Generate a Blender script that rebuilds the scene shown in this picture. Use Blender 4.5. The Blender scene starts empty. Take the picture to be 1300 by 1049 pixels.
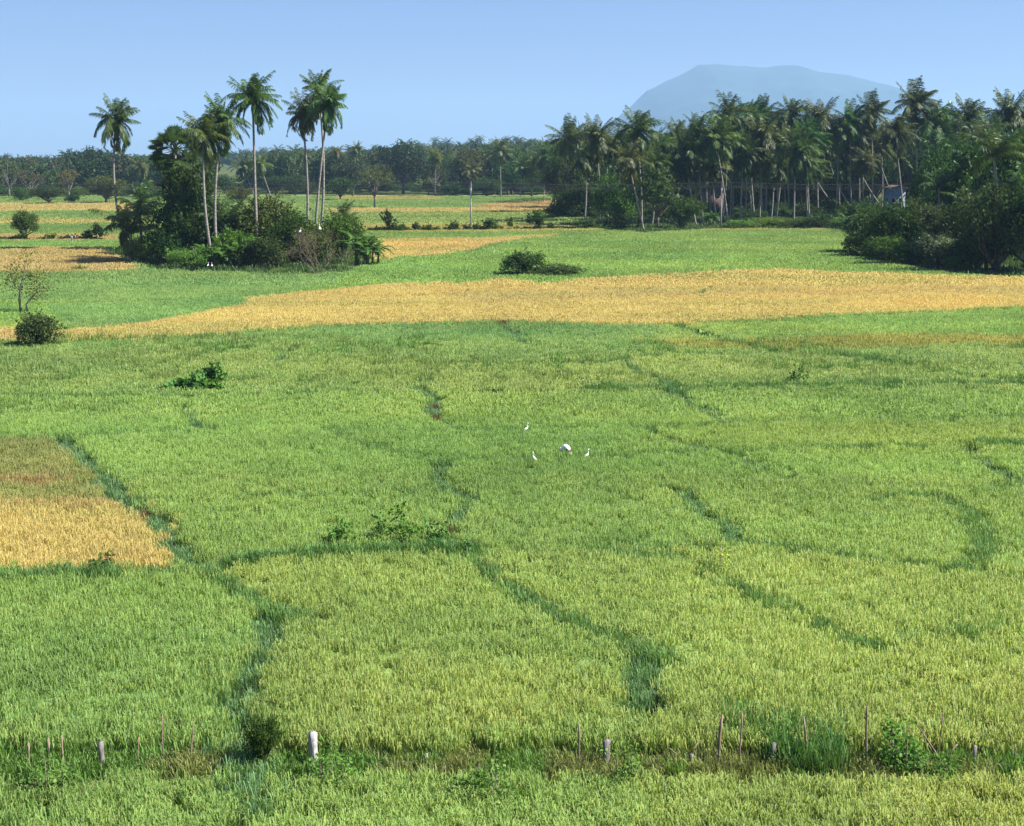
import bpy, math, random
import numpy as np
from mathutils import Vector, Matrix
R = math.radians
scene = bpy.context.scene
COL = scene.collection
rng = np.random.default_rng(7)

# ------------------------------------------------------------------ camera
F_PX = 1786.0; CX = 650.0; CY = 480.0; HZ = 205.0; CAMZ = 13.0
TH = math.atan((CY-HZ)/F_PX)
cam_d = bpy.data.cameras.new("camera"); cam = bpy.data.objects.new("camera", cam_d); COL.objects.link(cam)
cam.location = (0, 0, CAMZ); cam.rotation_euler = (math.pi/2-TH, 0, 0)
cam_d.sensor_width = 36; cam_d.lens = 36*F_PX/1300; cam_d.shift_y = -44.5/1300
cam_d.clip_start = 0.5; cam_d.clip_end = 40000
scene.camera = cam
SOIL = -0.75
ct, st = math.cos(TH), math.sin(TH)
def ray(px, py):
    a = (px-CX)/F_PX; b = (CY-py)/F_PX
    return a, b*st+ct, b*ct-st
def W(px, py, z=0.0):                       # photo pixel -> point of the plane z
    a, b, c = ray(px, py); t = (z-CAMZ)/c
    return a*t, b*t
def at(px, py, Y):                          # photo pixel -> point at distance Y
    a, b, c = ray(px, py); t = Y/b
    return Vector((a*t, Y, CAMZ+c*t))
def to_px(x, y, z=0.0):
    dz = z-CAMZ; fw = y*ct-dz*st; up = y*st+dz*ct
    return CX+F_PX*x/fw, CY-F_PX*up/fw
def sstep(a, b, v):
    t = np.clip((np.asarray(v, float)-a)/(b-a), 0, 1); return t*t*(3-2*t)
def gz(x, y):                               # height of the land
    x = np.asarray(x, float); y = np.asarray(y, float)
    ax = 650+1786*x/np.maximum(y, 50)
    rise = np.interp(ax, [0, 300, 520, 680, 1300], [3, 8, 13, 19, 19])
    return SOIL+rise*sstep(560, 1500, y)+6*sstep(1500, 4000, y)

# ------------------------------------------------------------------ noise
def vnoise(x, y, seed=0):
    xi = np.floor(x).astype(np.int64); yi = np.floor(y).astype(np.int64)
    fx = x-xi; fy = y-yi; fx = fx*fx*(3-2*fx); fy = fy*fy*(3-2*fy)
    def h(a, b):
        n = (a*374761393+b*668265263+seed*1442695041) & 0xffffffff
        n = ((n ^ (n >> 13))*1274126177) & 0xffffffff
        return ((n ^ (n >> 16)) & 0xffff)/65535.0
    return (h(xi, yi)*(1-fx)+h(xi+1, yi)*fx)*(1-fy)+(h(xi, yi+1)*(1-fx)+h(xi+1, yi+1)*fx)*fy
def fbm(x, y, seed=0, o=3):
    s = 0; a = .5; t = 0
    for k in range(o):
        s = s+a*vnoise(x*2**k, y*2**k, seed+k*17); t += a; a *= .5
    return s/t

# ------------------------------------------------------------------ materials
def new_mat(name):
    m = bpy.data.materials.new(name); m.use_nodes = True
    nt = m.node_tree; nt.nodes.clear()
    return m, nt
def N(nt, t, **kw):
    n = nt.nodes.new(t)
    for k, v in kw.items(): setattr(n, k, v)
    return n
def mixrgb(nt, mode, fac, a, b):
    n = N(nt, "ShaderNodeMix", data_type='RGBA', blend_type=mode)
    for s, v in ((n.inputs[0], fac), (n.inputs[6], a), (n.inputs[7], b)):
        if isinstance(v, bpy.types.NodeSocket): nt.links.new(v, s)
        elif isinstance(v, (int, float)): s.default_value = v
        else: s.default_value = (*v, 1)
    return n.outputs[2]
def leaf_out(nt, col, transl=.35, rough=.5, spec=.25):
    p = N(nt, "ShaderNodeBsdfPrincipled"); p.inputs["Roughness"].default_value = rough
    p.inputs["Specular IOR Level"].default_value = spec
    t = N(nt, "ShaderNodeBsdfTranslucent"); ms = N(nt, "ShaderNodeMixShader"); ms.inputs[0].default_value = transl
    nt.links.new(col, p.inputs["Base Color"])
    tc = mixrgb(nt, 'MULTIPLY', 1.0, col, (1.25, 1.2, .6)); nt.links.new(tc, t.inputs["Color"])
    nt.links.new(p.outputs[0], ms.inputs[1]); nt.links.new(t.outputs[0], ms.inputs[2])
    o = N(nt, "ShaderNodeOutputMaterial"); nt.links.new(ms.outputs[0], o.inputs["Surface"])
def island_var(nt, col, lo=.6, hi=1.4):
    g = N(nt, "ShaderNodeNewGeometry")
    mr = N(nt, "ShaderNodeMapRange"); mr.inputs[3].default_value = lo; mr.inputs[4].default_value = hi
    nt.links.new(g.outputs["Random Per Island"], mr.inputs[0])
    return mixrgb(nt, 'MULTIPLY', 1.0, col, mr.outputs[0])
def foliage_mat(name, transl=.3, src='OBJ', rough=.5, spec=.12, yellow=.0):
    m, nt = new_mat(name)
    if src == 'OBJ':
        c = N(nt, "ShaderNodeObjectInfo").outputs["Color"]
    else:
        c = N(nt, "ShaderNodeAttribute", attribute_type='INSTANCER', attribute_name='tint').outputs["Color"]
    c = island_var(nt, c, .55, 1.5)
    tc = N(nt, "ShaderNodeTexCoord"); no = N(nt, "ShaderNodeTexNoise"); no.inputs["Scale"].default_value = .55
    no.inputs["Detail"].default_value = 2
    nt.links.new(tc.outputs["Object"], no.inputs["Vector"])
    mr = N(nt, "ShaderNodeMapRange"); mr.inputs[1].default_value = .35; mr.inputs[2].default_value = .7
    nt.links.new(no.outputs[0], mr.inputs[0])
    c2 = mixrgb(nt, 'MULTIPLY', 1.0, c, (1.55, 1.35, .9))
    c = mixrgb(nt, 'MIX', mr.outputs[0], c, c2)
    if yellow:
        g = N(nt, "ShaderNodeNewGeometry"); gt = N(nt, "ShaderNodeMath", operation='GREATER_THAN'); gt.inputs[1].default_value = 1-yellow
        nt.links.new(g.outputs["Random Per Island"], gt.inputs[0])
        c = mixrgb(nt, 'MIX', gt.outputs[0], c, (.22, .17, .06))
    leaf_out(nt, c, transl, rough, spec)
    return m
M_LEAF = foliage_mat("leaf_foliage"); M_FROND = foliage_mat("palm_frond", .3, rough=.42, spec=.25)
M_LEAF_I = foliage_mat("far_foliage", .25, 'INST'); 
def noisy_mat(name, c1, c2, scale, rough=.85, detail=5, bump=.3, stretch=(1, 1, 1), coord="Object"):
    m, nt = new_mat(name)
    tc = N(nt, "ShaderNodeTexCoord"); mp = N(nt, "ShaderNodeMapping"); mp.inputs["Scale"].default_value = stretch
    no = N(nt, "ShaderNodeTexNoise"); no.inputs["Scale"].default_value = scale; no.inputs["Detail"].default_value = detail
    cr = N(nt, "ShaderNodeValToRGB"); cr.color_ramp.elements[0].position = .35; cr.color_ramp.elements[1].position = .68
    cr.color_ramp.elements[0].color = (*c1, 1); cr.color_ramp.elements[1].color = (*c2, 1)
    p = N(nt, "ShaderNodeBsdfPrincipled"); p.inputs["Roughness"].default_value = rough; p.inputs["Specular IOR Level"].default_value = .2
    o = N(nt, "ShaderNodeOutputMaterial"); bp = N(nt, "ShaderNodeBump"); bp.inputs["Strength"].default_value = bump
    bp.inputs["Distance"].default_value = .05
    L = nt.links.new
    L(tc.outputs[coord], mp.inputs[0]); L(mp.outputs[0], no.inputs["Vector"]); L(no.outputs[0], cr.inputs[0]); L(cr.outputs[0], p.inputs["Base Color"])
    L(no.outputs[0], bp.inputs["Height"]); L(bp.outputs[0], p.inputs["Normal"]); L(p.outputs[0], o.inputs["Surface"])
    return m
M_PTRUNK = noisy_mat("palm_bark", (.15, .135, .11), (.36, .33, .29), 2.2, stretch=(1, 1, 3.5))
M_BARK = noisy_mat("tree_bark", (.05, .04, .03), (.16, .13, .1), 2.0, stretch=(2, 2, .6))
M_GREYBARK = noisy_mat("grey_bark", (.09, .08, .065), (.22, .2, .17), 3.0, stretch=(2, 2, .5))
M_TWIG = noisy_mat("dry_twig", (.13, .1, .07), (.26, .21, .16), 3.0)
M_POST = noisy_mat("weathered_post", (.1, .085, .075), (.34, .31, .29), 6.0, stretch=(3, 3, .5))
M_POSTLIGHT = noisy_mat("pale_post", (.26, .24, .24), (.6, .57, .57), 9.0, stretch=(2, 2, .7))
M_STICK = noisy_mat("stick_wood", (.17, .11, .085), (.4, .28, .22), 6.0, stretch=(3, 3, .6))
M_CONC = noisy_mat("pole_concrete", (.3, .3, .31), (.48, .48, .49), 3.0)
M_WIRE = noisy_mat("wire_metal", (.03, .03, .03), (.07, .07, .07), 5.0)
M_WALLP = noisy_mat("blue_grey_plaster", (.11, .16, .18), (.2, .26, .28), 1.5)
M_WALLK = noisy_mat("pink_plaster", (.1, .065, .06), (.16, .11, .1), 1.5)
M_ROOF = noisy_mat("roof_tile", (.06, .04, .035), (.12, .08, .06), 4.0)
M_DARK = noisy_mat("dark_opening", (.012, .012, .012), (.03, .03, .03), 3.0)
M_WHITEF = noisy_mat("egret_feather", (.78, .78, .77), (.88, .88, .87), 30, bump=.1)
M_BEAK = noisy_mat("beak_horn", (.6, .38, .05), (.7, .45, .08), 20, bump=.1)
M_LEG = noisy_mat("bird_leg", (.03, .03, .025), (.06, .055, .05), 20, bump=.1)
M_SKIN = noisy_mat("skin", (.13, .065, .04), (.19, .1, .06), 12, bump=.05, rough=.55)
M_HAIR = noisy_mat("hair", (.008, .007, .006), (.02, .018, .016), 30)
M_SHIRTW = noisy_mat("white_cloth", (.78, .78, .78), (.88, .88, .88), 9, bump=.3)
M_SHIRTB = noisy_mat("light_blue_cloth", (.3, .5, .78), (.42, .62, .88), 9)
M_SHIRTP = noisy_mat("pink_cloth", (.62, .28, .25), (.75, .42, .38), 9)
M_SARONG = noisy_mat("blue_grey_cloth", (.12, .16, .26), (.22, .28, .4), 7)
M_COCO = noisy_mat("coconut_husk", (.16, .13, .03), (.32, .2, .05), 3)

# ------------------------------------------------------------------ mesh building
class Geo:
    def __init__(s): s.v = []; s.f = []; s.n = 0; s.a = []
    def add(s, v, faces, a=None):
        v = np.asarray(v, float).reshape(-1, 3)
        for f in faces: s.f.append(np.asarray(f, np.int64)+s.n)
        s.v.append(v); s.n += len(v)
        s.a.append(np.zeros(len(v)) if a is None else np.asarray(a, float))
    def mesh(s, name, mat, attr=None, smooth=False):
        v = np.concatenate(s.v); me = bpy.data.meshes.new(name)
        me.vertices.add(len(v)); me.vertices.foreach_set("co", v.astype(np.float32).ravel())
        idx = np.concatenate([f.ravel() for f in s.f]); tot = np.concatenate([np.full(len(f), f.shape[1]) for f in s.f])
        stt = np.concatenate([[0], np.cumsum(tot)[:-1]])
        me.loops.add(len(idx)); me.loops.foreach_set("vertex_index", idx.astype(np.int32))
        me.polygons.add(len(tot)); me.polygons.foreach_set("loop_start", stt.astype(np.int32))
        me.update(calc_edges=True); me.validate()
        if smooth: me.polygons.foreach_set("use_smooth", np.ones(len(me.polygons), bool))
        if attr:
            at_ = me.attributes.new(attr, 'FLOAT', 'POINT'); at_.data.foreach_set("value", np.concatenate(s.a).astype(np.float32))
        for m in (mat if isinstance(mat, (list, tuple)) else [mat]): me.materials.append(m)
        return me
def tube(g, pts, rad, sides=6, cap=True):
    pts = np.asarray(pts, float); n = len(pts); rad = np.broadcast_to(rad, (n,))
    d = np.gradient(pts, axis=0); d /= np.linalg.norm(d, axis=1)[:, None]+1e-9
    ref = np.array([1., 0, 0]) if abs(d[:, 0]).max() < .9 else np.array([0, 1., 0])
    if abs(d[:, 0]).max() >= .9 and abs(d[:, 1]).max() >= .9: ref = np.array([0, 0, 1.])
    u = np.cross(d, ref); u /= np.linalg.norm(u, axis=1)[:, None]+1e-9; w = np.cross(d, u)
    a = np.arange(sides)*2*math.pi/sides
    ring = pts[:, None]+rad[:, None, None]*(np.cos(a)[None, :, None]*u[:, None]+np.sin(a)[None, :, None]*w[:, None])
    i = np.arange(n-1)[:, None]*sides; j = np.arange(sides)[None]; k = (j+1) % sides
    f = np.stack([i+j, i+k, i+sides+k, i+sides+j], -1).reshape(-1, 4)
    fs = [f]
    if cap: fs += [np.array([list(range(sides))[::-1]]), np.array([list(range((n-1)*sides, n*sides))])]
    g.add(ring, fs)
def box(g, c, s, rz=0):
    x, y, z = [q/2 for q in s]
    v = np.array([[a*x, b*y, d*z] for d in (-1, 1) for a, b in ((-1, -1), (1, -1), (1, 1), (-1, 1))])
    cr, sr = math.cos(rz), math.sin(rz)
    v = np.stack([v[:, 0]*cr-v[:, 1]*sr, v[:, 0]*sr+v[:, 1]*cr, v[:, 2]], 1)+np.array(c)
    g.add(v, [np.array([[0, 3, 2, 1], [4, 5, 6, 7], [0, 1, 5, 4], [1, 2, 6, 5], [2, 3, 7, 6], [3, 0, 4, 7]])])
def norm(v): return v/(np.linalg.norm(v, axis=-1, keepdims=True)+1e-9)
def leaves(g, c, size, r, up=.3, asp=.5, flatten=None, out=None):
    n = len(c); size = np.broadcast_to(size, (n,))
    d = r.normal(size=(n, 3)); d[:, 2] -= .3
    if out is not None: d += out*1.1
    d = norm(d); nn = r.normal(size=(n, 3)); nn[:, 2] += up*3; s = norm(np.cross(d, nn))
    L = (size*.5)[:, None]*d; S = (size*asp*.5)[:, None]*s
    v = np.stack([c-L, c+S, c+L, c-S], 1)
    g.add(v.reshape(-1, 3), [np.arange(n*4).reshape(n, 4)])

def link(name, data, parent=None, color=None):
    o = bpy.data.objects.new(name, data); COL.objects.link(o)
    if parent is not None: o.parent = parent
    if color is not None: o.color = (*color, 1)
    return o
def tag(o, label, cat, group=None, kind=None):
    if label: o["label"] = label
    if cat: o["category"] = cat
    if group: o["group"] = group
    if kind: o["kind"] = kind
    return o
def thing(name, loc, rz=0, sc=(1, 1, 1)):
    e = link(name, None); e.location = loc; e.rotation_euler = (0, 0, rz); e.scale = sc; e.empty_display_size = .3
    return e

# ------------------------------------------------------------------ field layout (photo pixels on the ground plane)
GREEN = (.235, .38, .095); COOL = (.185, .33, .10); LIME = (.265, .385, .095); OLIVE = (.215, .35, .10)
GOLD = (.51, .395, .14); ORANGE = (.40, .30, .13); YEL = (.28, .31, .07); TANR = (.42, .24, .12); DEEP = (.085, .175, .04); MIX = (.23, .25, .065)
REG = [  # polygon, colour, ripeness
 ([(-900,600),(2200,600),(2200,1500),(-900,1500)], GREEN, .35),
 ([(-900,497),(540,492),(1300,483),(2200,480),(2200,600),(-900,600)], GREEN, .15),
 ([(-900,550),(75,552),(130,600),(190,640),(-900,650)], (.22, .255, .08), .4),
 ([(-900,594),(70,597),(110,606),(-900,607)], (.31, .24, .1), .4),
 ([(-900,625),(150,628),(185,640),(-900,645)], (.34, .27, .1), .6),
 ([(-900,644),(185,640),(205,662),(218,690),(228,716),(120,720),(-900,722)], GOLD, .9),
 ([(-900,722),(255,716),(345,768),(320,830),(290,870),(300,960),(-900,1000)], GREEN, .3),
 ([(255,716),(560,690),(640,735),(800,812),(810,900),(300,960),(295,860),(345,770)], LIME, .48),
 ([(600,697),(860,690),(1130,710),(2200,760),(2200,1500),(640,1500),(840,900),(860,830),(700,765)], LIME, .48),
 ([(-900,425),(280,421),(560,407),(860,410),(540,494),(-900,497)], OLIVE, .25),
 ([(540,455),(640,407),(840,410),(1080,398),(1300,388),(2200,385),(2200,485),(540,492)], OLIVE, .3),
 ([(400,410),(640,405),(860,411),(780,455),(540,456),(400,440)], COOL, .2),
 ([(840,411),(1080,398),(1300,388),(2200,385),(2200,425),(1000,424),(860,420)], GREEN, .1),
 ([(800,430),(1150,424),(1500,426),(1500,433),(860,441)], YEL, .25),
 ([(870,455),(1120,462),(1060,474),(880,474)], OLIVE, .4),
 ([(-900,345),(430,338),(1090,285),(2200,285),(2200,352),(1060,346),(500,360),(310,382),(90,418),(-900,425)], GREEN, .05),
 ([(-900,340),(450,338),(470,352),(300,378),(-900,385)], COOL, .2),
 ([(60,385),(130,380),(300,376),(318,384),(200,407),(90,418)], COOL, .05),
 ([(440,330),(590,318),(700,300),(820,296),(1085,290),(1060,343),(760,352),(520,357),(430,360)], GREEN, .0),
 ([(-900,420),(80,417),(200,407),(250,396),(320,383),(310,378),(400,369),(500,359),(640,354),(700,357),(760,352),(860,346),(960,341),(1010,342),(1060,345),(1300,351),(2200,352),(2200,385),(1300,388),(1200,391),(1080,398),(1000,403),(840,410),(640,405),(500,408),(400,413),(280,421),(200,427),(100,431),(-900,433)], GOLD, .9),
 ([(560,370),(900,360),(1300,362),(1300,372),(900,374),(600,384)], ORANGE, .9),
 ([(-900,418),(78,417),(76,430),(-900,434)], ORANGE, .9),
 ([(-900,312),(150,312),(175,342),(100,345),(-900,348)], ORANGE, .8),
 ([(-900,303),(150,303),(150,313),(-900,315)], GREEN, .0),
 ([(-900,298),(150,296),(150,304),(-900,304)], ORANGE, .8),
 ([(-900,284),(450,282),(450,297),(-900,299)], GREEN, .1),
 ([(-900,276),(130,277),(135,283),(-900,284)], YEL, .7),
 ([(-900,266),(450,266),(450,277),(-900,277)], GREEN, .1),
 ([(-900,257),(170,257),(170,267),(-900,268)], GOLD, .7),
 ([(60,279),(130,277),(200,281),(100,284)], YEL, .7),
 ([(300,262),(450,262),(450,300),(300,300)], GREEN, .2),
 ([(440,297),(820,291),(820,297),(705,299),(440,306)], GREEN, 0),
 ([(440,303),(640,301),(700,297),(706,299),(640,305),(590,318),(475,329),(440,335)], GOLD, .8),
 ([(420,268),(1200,268),(1200,283),(420,284)], LIME, .4),
 ([(420,283),(1200,282),(1200,290),(420,294)], YEL, .6),
 ([(420,262),(740,262),(740,268),(420,269)], GOLD, .6),
 ([(420,252),(1200,250),(1200,262),(420,264)], GREEN, .1),
 ([(590,261),(640,257),(735,252),(1200,252),(1200,265),(640,265)], TANR, .6),
 ([(430,248),(560,248),(560,253),(430,253)], YEL, .3),
]
# bunds: (points, width m, visible path grass 0/1)
BUNDS = [
 ([(75,550),(100,572),(130,600),(160,628),(195,650),(215,680),(240,705),(258,715)], .95),
 ([(258,715),(300,742),(345,768),(400,778)], .6),
 ([(345,768),(332,800),(328,830),(298,855),(292,880),(308,905),(302,940),(312,965),(330,1010)], .75),
 ([(-300,728),(0,725),(120,722),(258,716)], .5),
 ([(258,715),(320,703),(400,697),(470,693),(560,690),(600,697),(640,735),(680,760),(740,785),(800,812),(862,830)], .5),
 ([(665,745),(695,762)], .8),
 ([(825,812),(820,850),(812,885)], .95),
 ([(565,582),(550,600),(565,615),(602,628),(578,650),(560,688)], .8),
 ([(-300,500),(0,498),(260,499),(400,494),(540,493)], .5),
 ([(540,493),(640,494),(830,491),(1050,486),(1300,484),(1600,480)], .75),
 ([(-300,553),(75,550),(130,548),(260,542)], .42),
 ([(400,544),(560,542),(670,541),(835,538),(1000,531),(1300,524),(1600,520)], .42),
 ([(420,545),(450,555),(500,569),(550,580)], .35),
 ([(550,581),(740,578),(860,570),(930,567),(1300,560),(1600,560)], .4),
 ([(300,626),(400,623),(560,620)], .3),
 ([(555,458),(535,485),(545,500),(552,515),(578,541)], .8),
 ([(790,450),(810,465),(850,485),(868,503),(920,530)], .85),
 ([(820,540),(870,560),(925,571),(950,585),(1000,606)], .8),
 ([(860,618),(880,640),(920,665),(937,683)], .8),
 ([(750,690),(860,689),(937,684),(1020,692),(1130,710),(1210,716),(1300,725),(1600,740)], .5),
 ([(1100,630),(1140,622),(1184,624),(1222,640),(1245,665),(1257,690),(1240,705),(1210,716)], .55),
 ([(1220,640),(1248,668),(1256,692)], .85),
 ([(1220,560),(1240,575),(1262,590),(1300,610),(1400,640)], .8),
 ([(1240,618),(1300,610),(1600,600)], .3),
 ([(890,710),(930,740),(1000,768),(1030,780),(1060,795),(1096,809)], .4),
 ([(1096,809),(1140,806),(1220,797),(1300,790),(1600,770)], .35),
 ([(1080,806),(1100,812)], .9),
 ([(232,513),(245,525),(262,541)], .9),
 ([(300,424),(302,440)], .8), ([(368,438),(352,456)], .8),
 ([(540,456),(640,459),(760,458),(800,448),(1060,446)], .45),
 ([(1050,446),(1110,455),(1165,463),(1220,474),(1300,480)], 1.2),
 ([(1260,438),(1290,438)], 1.3),
 ([(636,407),(650,420),(662,432),(740,442)], .9),
 ([(860,411),(900,425),(1000,446)], 1.1),
 ([(490,376),(560,372),(650,362),(700,357)], .9),
 ([(885,371),(905,363)], 1.0),
 ([(-300,386),(0,385),(150,381),(300,377),(400,366),(500,357)], .8),
 ([(-300,406),(0,405),(60,402)], .8),
 ([(475,330),(590,319),(640,306),(705,299)], 1.3),
 ([(-300,346),(0,345),(100,344),(170,341)], 1.0),
 ([(-300,433),(0,432),(100,431),(200,427),(400,413),(500,408),(640,406),(840,410),(1000,403),(1300,389),(1600,386)], .6),
 ([(-300,304),(130,303),(200,300)], 2.2), ([(440,297),(820,291)], 2.0),
 ([(-300,277),(450,277)], 1.2), ([(-300,268),(450,267)], 1.2), ([(420,263),(740,262)], 1.4), ([(420,269),(1100,268)], 1.2),
 ([(420,283),(900,282)], 1.2), ([(0,284),(450,283)], 1.2),
 ([(780,696),(860,702)], .6),
]
def seg_arrays():
    A = []; B = []; Wd = []
    for pts, w in BUNDS:
        q = [W(*p) for p in pts]
        for a, b in zip(q[:-1], q[1:]): A.append(a); B.append(b); Wd.append(w*.40)
    return np.array(A), np.array(B), np.array(Wd)
SA, SB, SW = seg_arrays()
def bund_dist(x, y):                        # signed distance to the nearest bund's edge (negative inside)
    wob = .16*(fbm(x*.6, y*.6, 91, 2)-.5)
    xw = x+.7*(fbm(x*.25, y*.25, 5, 2)-.5)*np.clip(y/80, .4, 1.6); yw = y+.7*(fbm(x*.25+50, y*.25, 6, 2)-.5)*np.clip(y/80, .4, 1.6)
    best = np.full(len(x), 1e9)
    for a, b, w in zip(SA, SB, SW):
        pad = 6
        sel = np.where((xw > min(a[0], b[0])-pad) & (xw < max(a[0], b[0])+pad) & (yw > min(a[1], b[1])-pad) & (yw < max(a[1], b[1])+pad))[0]
        if len(sel) == 0: continue
        dx, dy = b[0]-a[0], b[1]-a[1]; l2 = dx*dx+dy*dy+1e-9
        t = np.clip(((xw[sel]-a[0])*dx+(yw[sel]-a[1])*dy)/l2, 0, 1)
        d = np.hypot(xw[sel]-a[0]-t*dx, yw[sel]-a[1]-t*dy)-w
        best[sel] = np.minimum(best[sel], d)
    return best+wob
def inpoly(px, py, poly):
    c = np.zeros(len(px), bool); n = len(poly)
    for i in range(n):
        x1, y1 = poly[i]; x2, y2 = poly[i-1]
        if y1 == y2: continue
        cond = (y1 > py) != (y2 > py)
        c ^= cond & (px < (x2-x1)*(py-y1)/(y2-y1)+x1)
    return c
GROVES = [  # ground without crops (photo pixels)
 [(130,318),(170,300),(300,296),(480,300),(478,330),(440,345),(330,346),(200,342)],
 [(700,285),(760,272),(740,268),(735,252),(1080,246),(1700,246),(1900,352),(1300,350),(1215,347),(1130,333),(1085,322),(1080,300),(1062,290),(900,290),(820,295)],
]
def field_color(x, y, r):
    jx = x+r.normal(size=len(x))*.25; jy = y+r.normal(size=len(x))*.35
    px, py = to_px(jx, jy)
    px = px+14*(fbm(x*.12, y*.12, 33)-.5); py = py+(py-HZ)*.035*(fbm(x*.15, y*.15, 34)-.5)
    col = np.tile(np.array(GREEN), (len(x), 1)); ripe = np.full(len(x), .2)
    for poly, c, rp in REG:
        m = inpoly(px, py, poly); col[m] = c; ripe[m] = rp
    n1 = fbm(x*.09, y*.05, 3); n2 = fbm(x*.03, y*.16, 4); n3 = fbm(x*.5, y*.35, 8)
    v = 1+.42*(n1-.5)+.4*(n2-.5)+.25*(n3-.5)
    col = col*v[:, None]
    k = np.clip((fbm(x*.05+7, y*.09, 12)-.47)*4, 0, 1)[:, None]*.4   # yellower patches
    col = col*(1-k)+col*np.array([1.5, 1.13, 1.0])*k
    k = np.clip((fbm(x*.07+70, y*.12, 19)-.52)*5, 0, 1)[:, None]*.5   # deeper green patches
    isgreen = (col[:, 1] > col[:, 0]*1.15)[:, None]
    col = np.where(isgreen, col*(1-k)+col*np.array([.75, .88, .95])*k, col)
    gr = fbm(x*.05+3, y*.2, 44)[:, None]                              # green stripes inside ripe fields
    kk = np.clip((gr-.56)*6, 0, .45)*(ripe[:, None] > .75)
    col = col*(1-kk)+np.array([.2, .25, .06])*kk
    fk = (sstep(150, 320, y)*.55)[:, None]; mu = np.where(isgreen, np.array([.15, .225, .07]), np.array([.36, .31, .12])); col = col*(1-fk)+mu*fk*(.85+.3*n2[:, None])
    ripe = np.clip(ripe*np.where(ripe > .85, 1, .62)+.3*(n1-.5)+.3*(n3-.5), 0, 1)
    return col, ripe
def in_grove(x, y):
    px, py = to_px(x, y); m = np.zeros(len(x), bool)
    for g in GROVES: m |= inpoly(px, py, g)
    return m
FENCE_Y = 30.2
# ------------------------------------------------------------------ ground
def grid_mesh(name, X, Y, Z, mat):
    nr, nc = X.shape
    v = np.stack([X, Y, Z], -1).reshape(-1, 3)
    i = np.arange(nr-1)[:, None]*nc+np.arange(nc-1)[None]
    f = np.stack([i, i+1, i+nc+1, i+nc], -1).reshape(-1, 4)
    g = Geo(); g.add(v, [f]); return g
def ground_mat():
    m, nt = new_mat("soil_and_grass")
    tc = N(nt, "ShaderNodeTexCoord"); L = nt.links.new
    n1 = N(nt, "ShaderNodeTexNoise"); n1.inputs["Scale"].default_value = .02; n1.inputs["Detail"].default_value = 6
    n2 = N(nt, "ShaderNodeTexNoise"); n2.inputs["Scale"].default_value = 3.0; n2.inputs["Detail"].default_value = 8
    L(tc.outputs["Object"], n1.inputs["Vector"]); L(tc.outputs["Object"], n2.inputs["Vector"])
    c1 = mixrgb(nt, 'MIX', n2.outputs[0], (.035, .05, .018), (.11, .13, .04))
    mr = N(nt, "ShaderNodeMapRange"); mr.inputs[1].default_value = .45; mr.inputs[2].default_value = .6; L(n1.outputs[0], mr.inputs[0])
    c2 = mixrgb(nt, 'MIX', mr.outputs[0], c1, mixrgb(nt, 'MULTIPLY', 1., c1, (1.3, 1.3, 1.1)))
    p = N(nt, "ShaderNodeBsdfPrincipled"); p.inputs["Roughness"].default_value = .95; p.inputs["Specular IOR Level"].default_value = .1
    bp = N(nt, "ShaderNodeBump"); bp.inputs["Strength"].default_value = .6; bp.inputs["Distance"].default_value = .1
    L(n2.outputs[0], bp.inputs["Height"]); L(bp.outputs[0], p.inputs["Normal"])
    L(c2, p.inputs["Base Color"]); o = N(nt, "ShaderNodeOutputMaterial"); L(p.outputs[0], o.inputs["Surface"])
    return m
ys = np.concatenate([[-300, -60, 0, 12], np.geomspace(20, 17000, 250)])
us = np.linspace(-1, 1, 161)
X = us[None]*np.maximum(400, ys[:, None]*.95); Y = np.repeat(ys[:, None], len(us), 1)
xf, yf = X.ravel(), Y.ravel()
Z = gz(xf, yf)+.06*(fbm(xf*.3, yf*.3, 2)-.5)
near = sstep(22, 10, yf); Z = Z+near*5                                 # the bank the photographer stands on
Z = np.minimum(Z, 10.5)
g = grid_mesh("ground", X, Y, Z.reshape(X.shape), None)
gnd = tag(link("ground", g.mesh("ground", ground_mat(), smooth=True)), "flat farmland soil under and between the rice fields, running to the horizon", None, kind="structure")

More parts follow.
